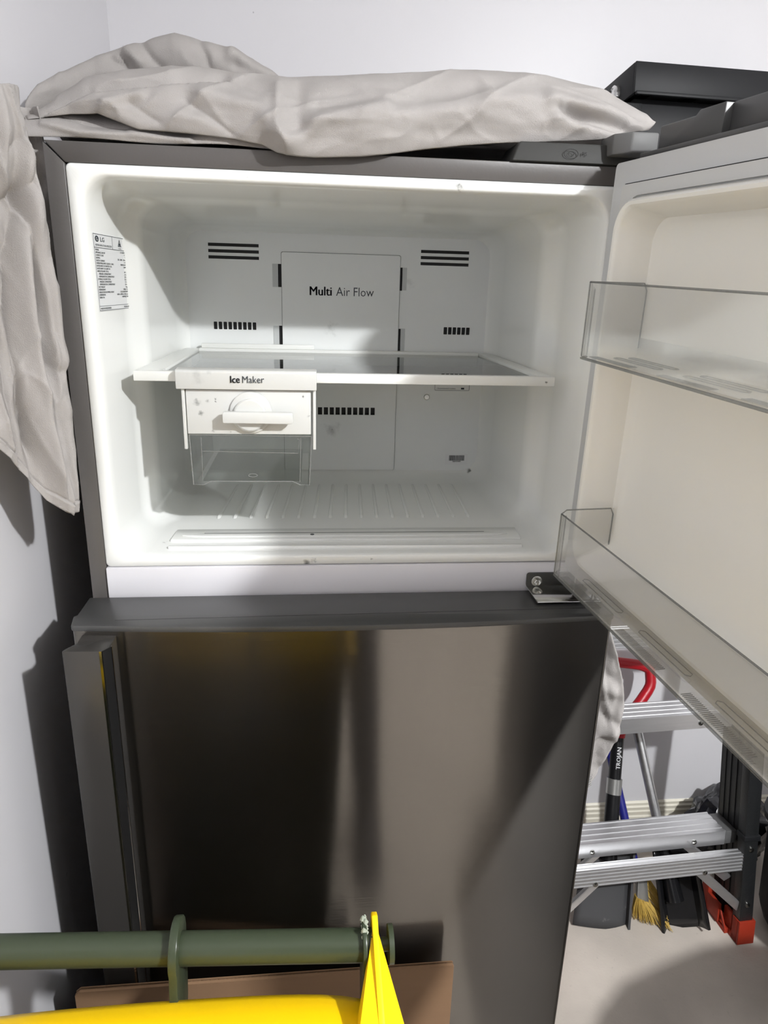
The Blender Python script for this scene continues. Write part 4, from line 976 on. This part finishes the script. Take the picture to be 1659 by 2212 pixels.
def arm(s_, x0):
    hx = .302+s_*.088
    P = [(x0, -1.07, 1.20, .040), (x0+s_*.004, -1.03, 1.18, .041), (hx+s_*.06, -.985, 1.33, .035), (hx+s_*.02, -.962, 1.43, .026), (hx+s_*.006, -.955, 1.475, (.034, .018)), (hx-s_*.002, -.950, 1.51, (.036, .017))]
    E = [(i, i+1) for i in range(5)]
    skinned('arm', P, E, M_skin, pe)
    for k, (zz, ln) in enumerate(((1.535, .052), (1.514, .058), (1.493, .055), (1.474, .044))):
        skinned('finger', [(hx-s_*.002, -.952, zz-.006, .009), (hx-s_*.012, -.945-.001*k, zz, .0085), (hx-s_*.014-s_*ln*.30, -.938, zz+.002, .008), (hx-s_*.012-s_*ln*.55, -.940, zz+.002, .007)], [(0, 1), (1, 2), (2, 3)], M_skin, pe, sub=1)
    skinned('thumb', [(hx+s_*.004, -.958, 1.478, .012), (hx-s_*.012, -.968, 1.498, .011), (hx-s_*.026, -.972, 1.522, .0095), (hx-s_*.034, -.968, 1.540, .008)], [(0, 1), (1, 2), (2, 3)], M_skin, pe, sub=1)
arm(1, .562); arm(-1, .058)
hd_ = skinned('head', [(.31, -1.165, 1.42, .055), (.31, -1.155, 1.50, .052), (.308, -1.135, 1.555, (.066, .072)), (.306, -1.135, 1.62, (.076, .088)), (.306, -1.145, 1.68, (.074, .088)), (.306, -1.15, 1.725, (.048, .058)), (.306, -1.045, 1.592, .011), (.306, -1.036, 1.575, .014)],
        [(0, 1), (1, 2), (2, 3), (3, 4), (4, 5), (3, 6), (6, 7)], M_skin, pe)
M_eye = mat('eye_white', (.8, .8, .78), .2)
for s_ in (1, -1):
    V, F = lathe([(.001, -.0115), (.008, -.008), (.0115, 0), (.008, .008), (.001, .0115)], (.306+s_*.031, -1.060, 1.622), 'y', 14); mk('eye', V, F, M_eye, hd_, smooth=True)
    V, F = lathe([(.0045, -.0120), (.001, -.0125)], (.306+s_*.031, -1.060, 1.622), 'y', 10)
    V = [(x, -2.12-y, z) for x, y, z in V]; mk('iris', V, F, M_hair, hd_)
    skinned('ear', [(.306+s_*.078, -1.135, 1.590, (.006, .012)), (.306+s_*.084, -1.142, 1.615, (.006, .018)), (.306+s_*.082, -1.142, 1.640, (.006, .014))], [(0, 1), (1, 2)], M_skin, hd_, sub=1)
mk('mouth', *tube([(.284, -1.062, 1.545), (.306, -1.054, 1.547), (.328, -1.062, 1.545)], [.003, .0055, .003], 8), mat('lips', (.42, .17, .15), .5), hd_, smooth=True)
def hairf(u, v):
    th = v*PI*.62; ph = 2*PI*u
    d = Vector((math.sin(th)*math.cos(ph), math.sin(th)*math.sin(ph), math.cos(th)))
    lim = 1 if d.y < .35 or th < 1.0 else .93
    return Vector((.306, -1.155, 1.655))+Vector((d.x*.088, d.y*.105*lim, d.z*.095))*(1+.04*noise.noise(d*9))
V, F = grid(40, 20, hairf); mk('hair', V, F, M_hair, hd_, smooth=True, angle=180)
for x0, y0, a in ((.457, -.93, .0), (.188, -1.165, .1)):
    def shoe(u, v):
        t = u; yy = y0-.075+.285*t; wdt = (.030+.018*math.sin(PI*min(1, t*.95+.1))**.8)*(1 if .02 < t < .98 else .5); ph = 2*PI*v
        hgt = .040+.030*max(0, 1-t*2.2)-.010*t
        return (x0+wdt*math.cos(ph)+a*.1*t, yy+(-.012 if t > .98 else 0), max(.002, .036+hgt*math.sin(ph)*(1 if math.sin(ph) > 0 else .9)))
    V, F = grid(20, 20, shoe); mk('shoe', V, F, M_shoe, pe, smooth=True, angle=180)
ph = empty('phone', (.302, -.955, 1.46), 'dark smartphone held in both hands in front of the face', 'phone')
XF = Matrix.Translation((.290, -.944, 1.5125)) @ Matrix.Rotation(-YAW, 4, 'Z') @ Matrix.Rotation(-PITCH, 4, 'X')
V, F = prism(rrect(-.037, .037, -.074, .074, .010, 5), 'y', -.004, .004); mk('phone_body', V, F, M_plast, ph, bevel=.001)
V, F = prism(rrect(-.034, .034, -.071, .071, .008, 5), 'y', -.0046, -.0041); mk('screen', V, F, mat('phone_screen', (.01, .01, .012), .1), ph)
V, F = lathe([(.009, 0), (.009, .003), (.007, .0035), (.001, .0028)], (-.02, .004, .055), 'y', 16); mk('phone_camera', V, F, M_gloss, ph, smooth=True)
XF = Matrix.Identity(4)
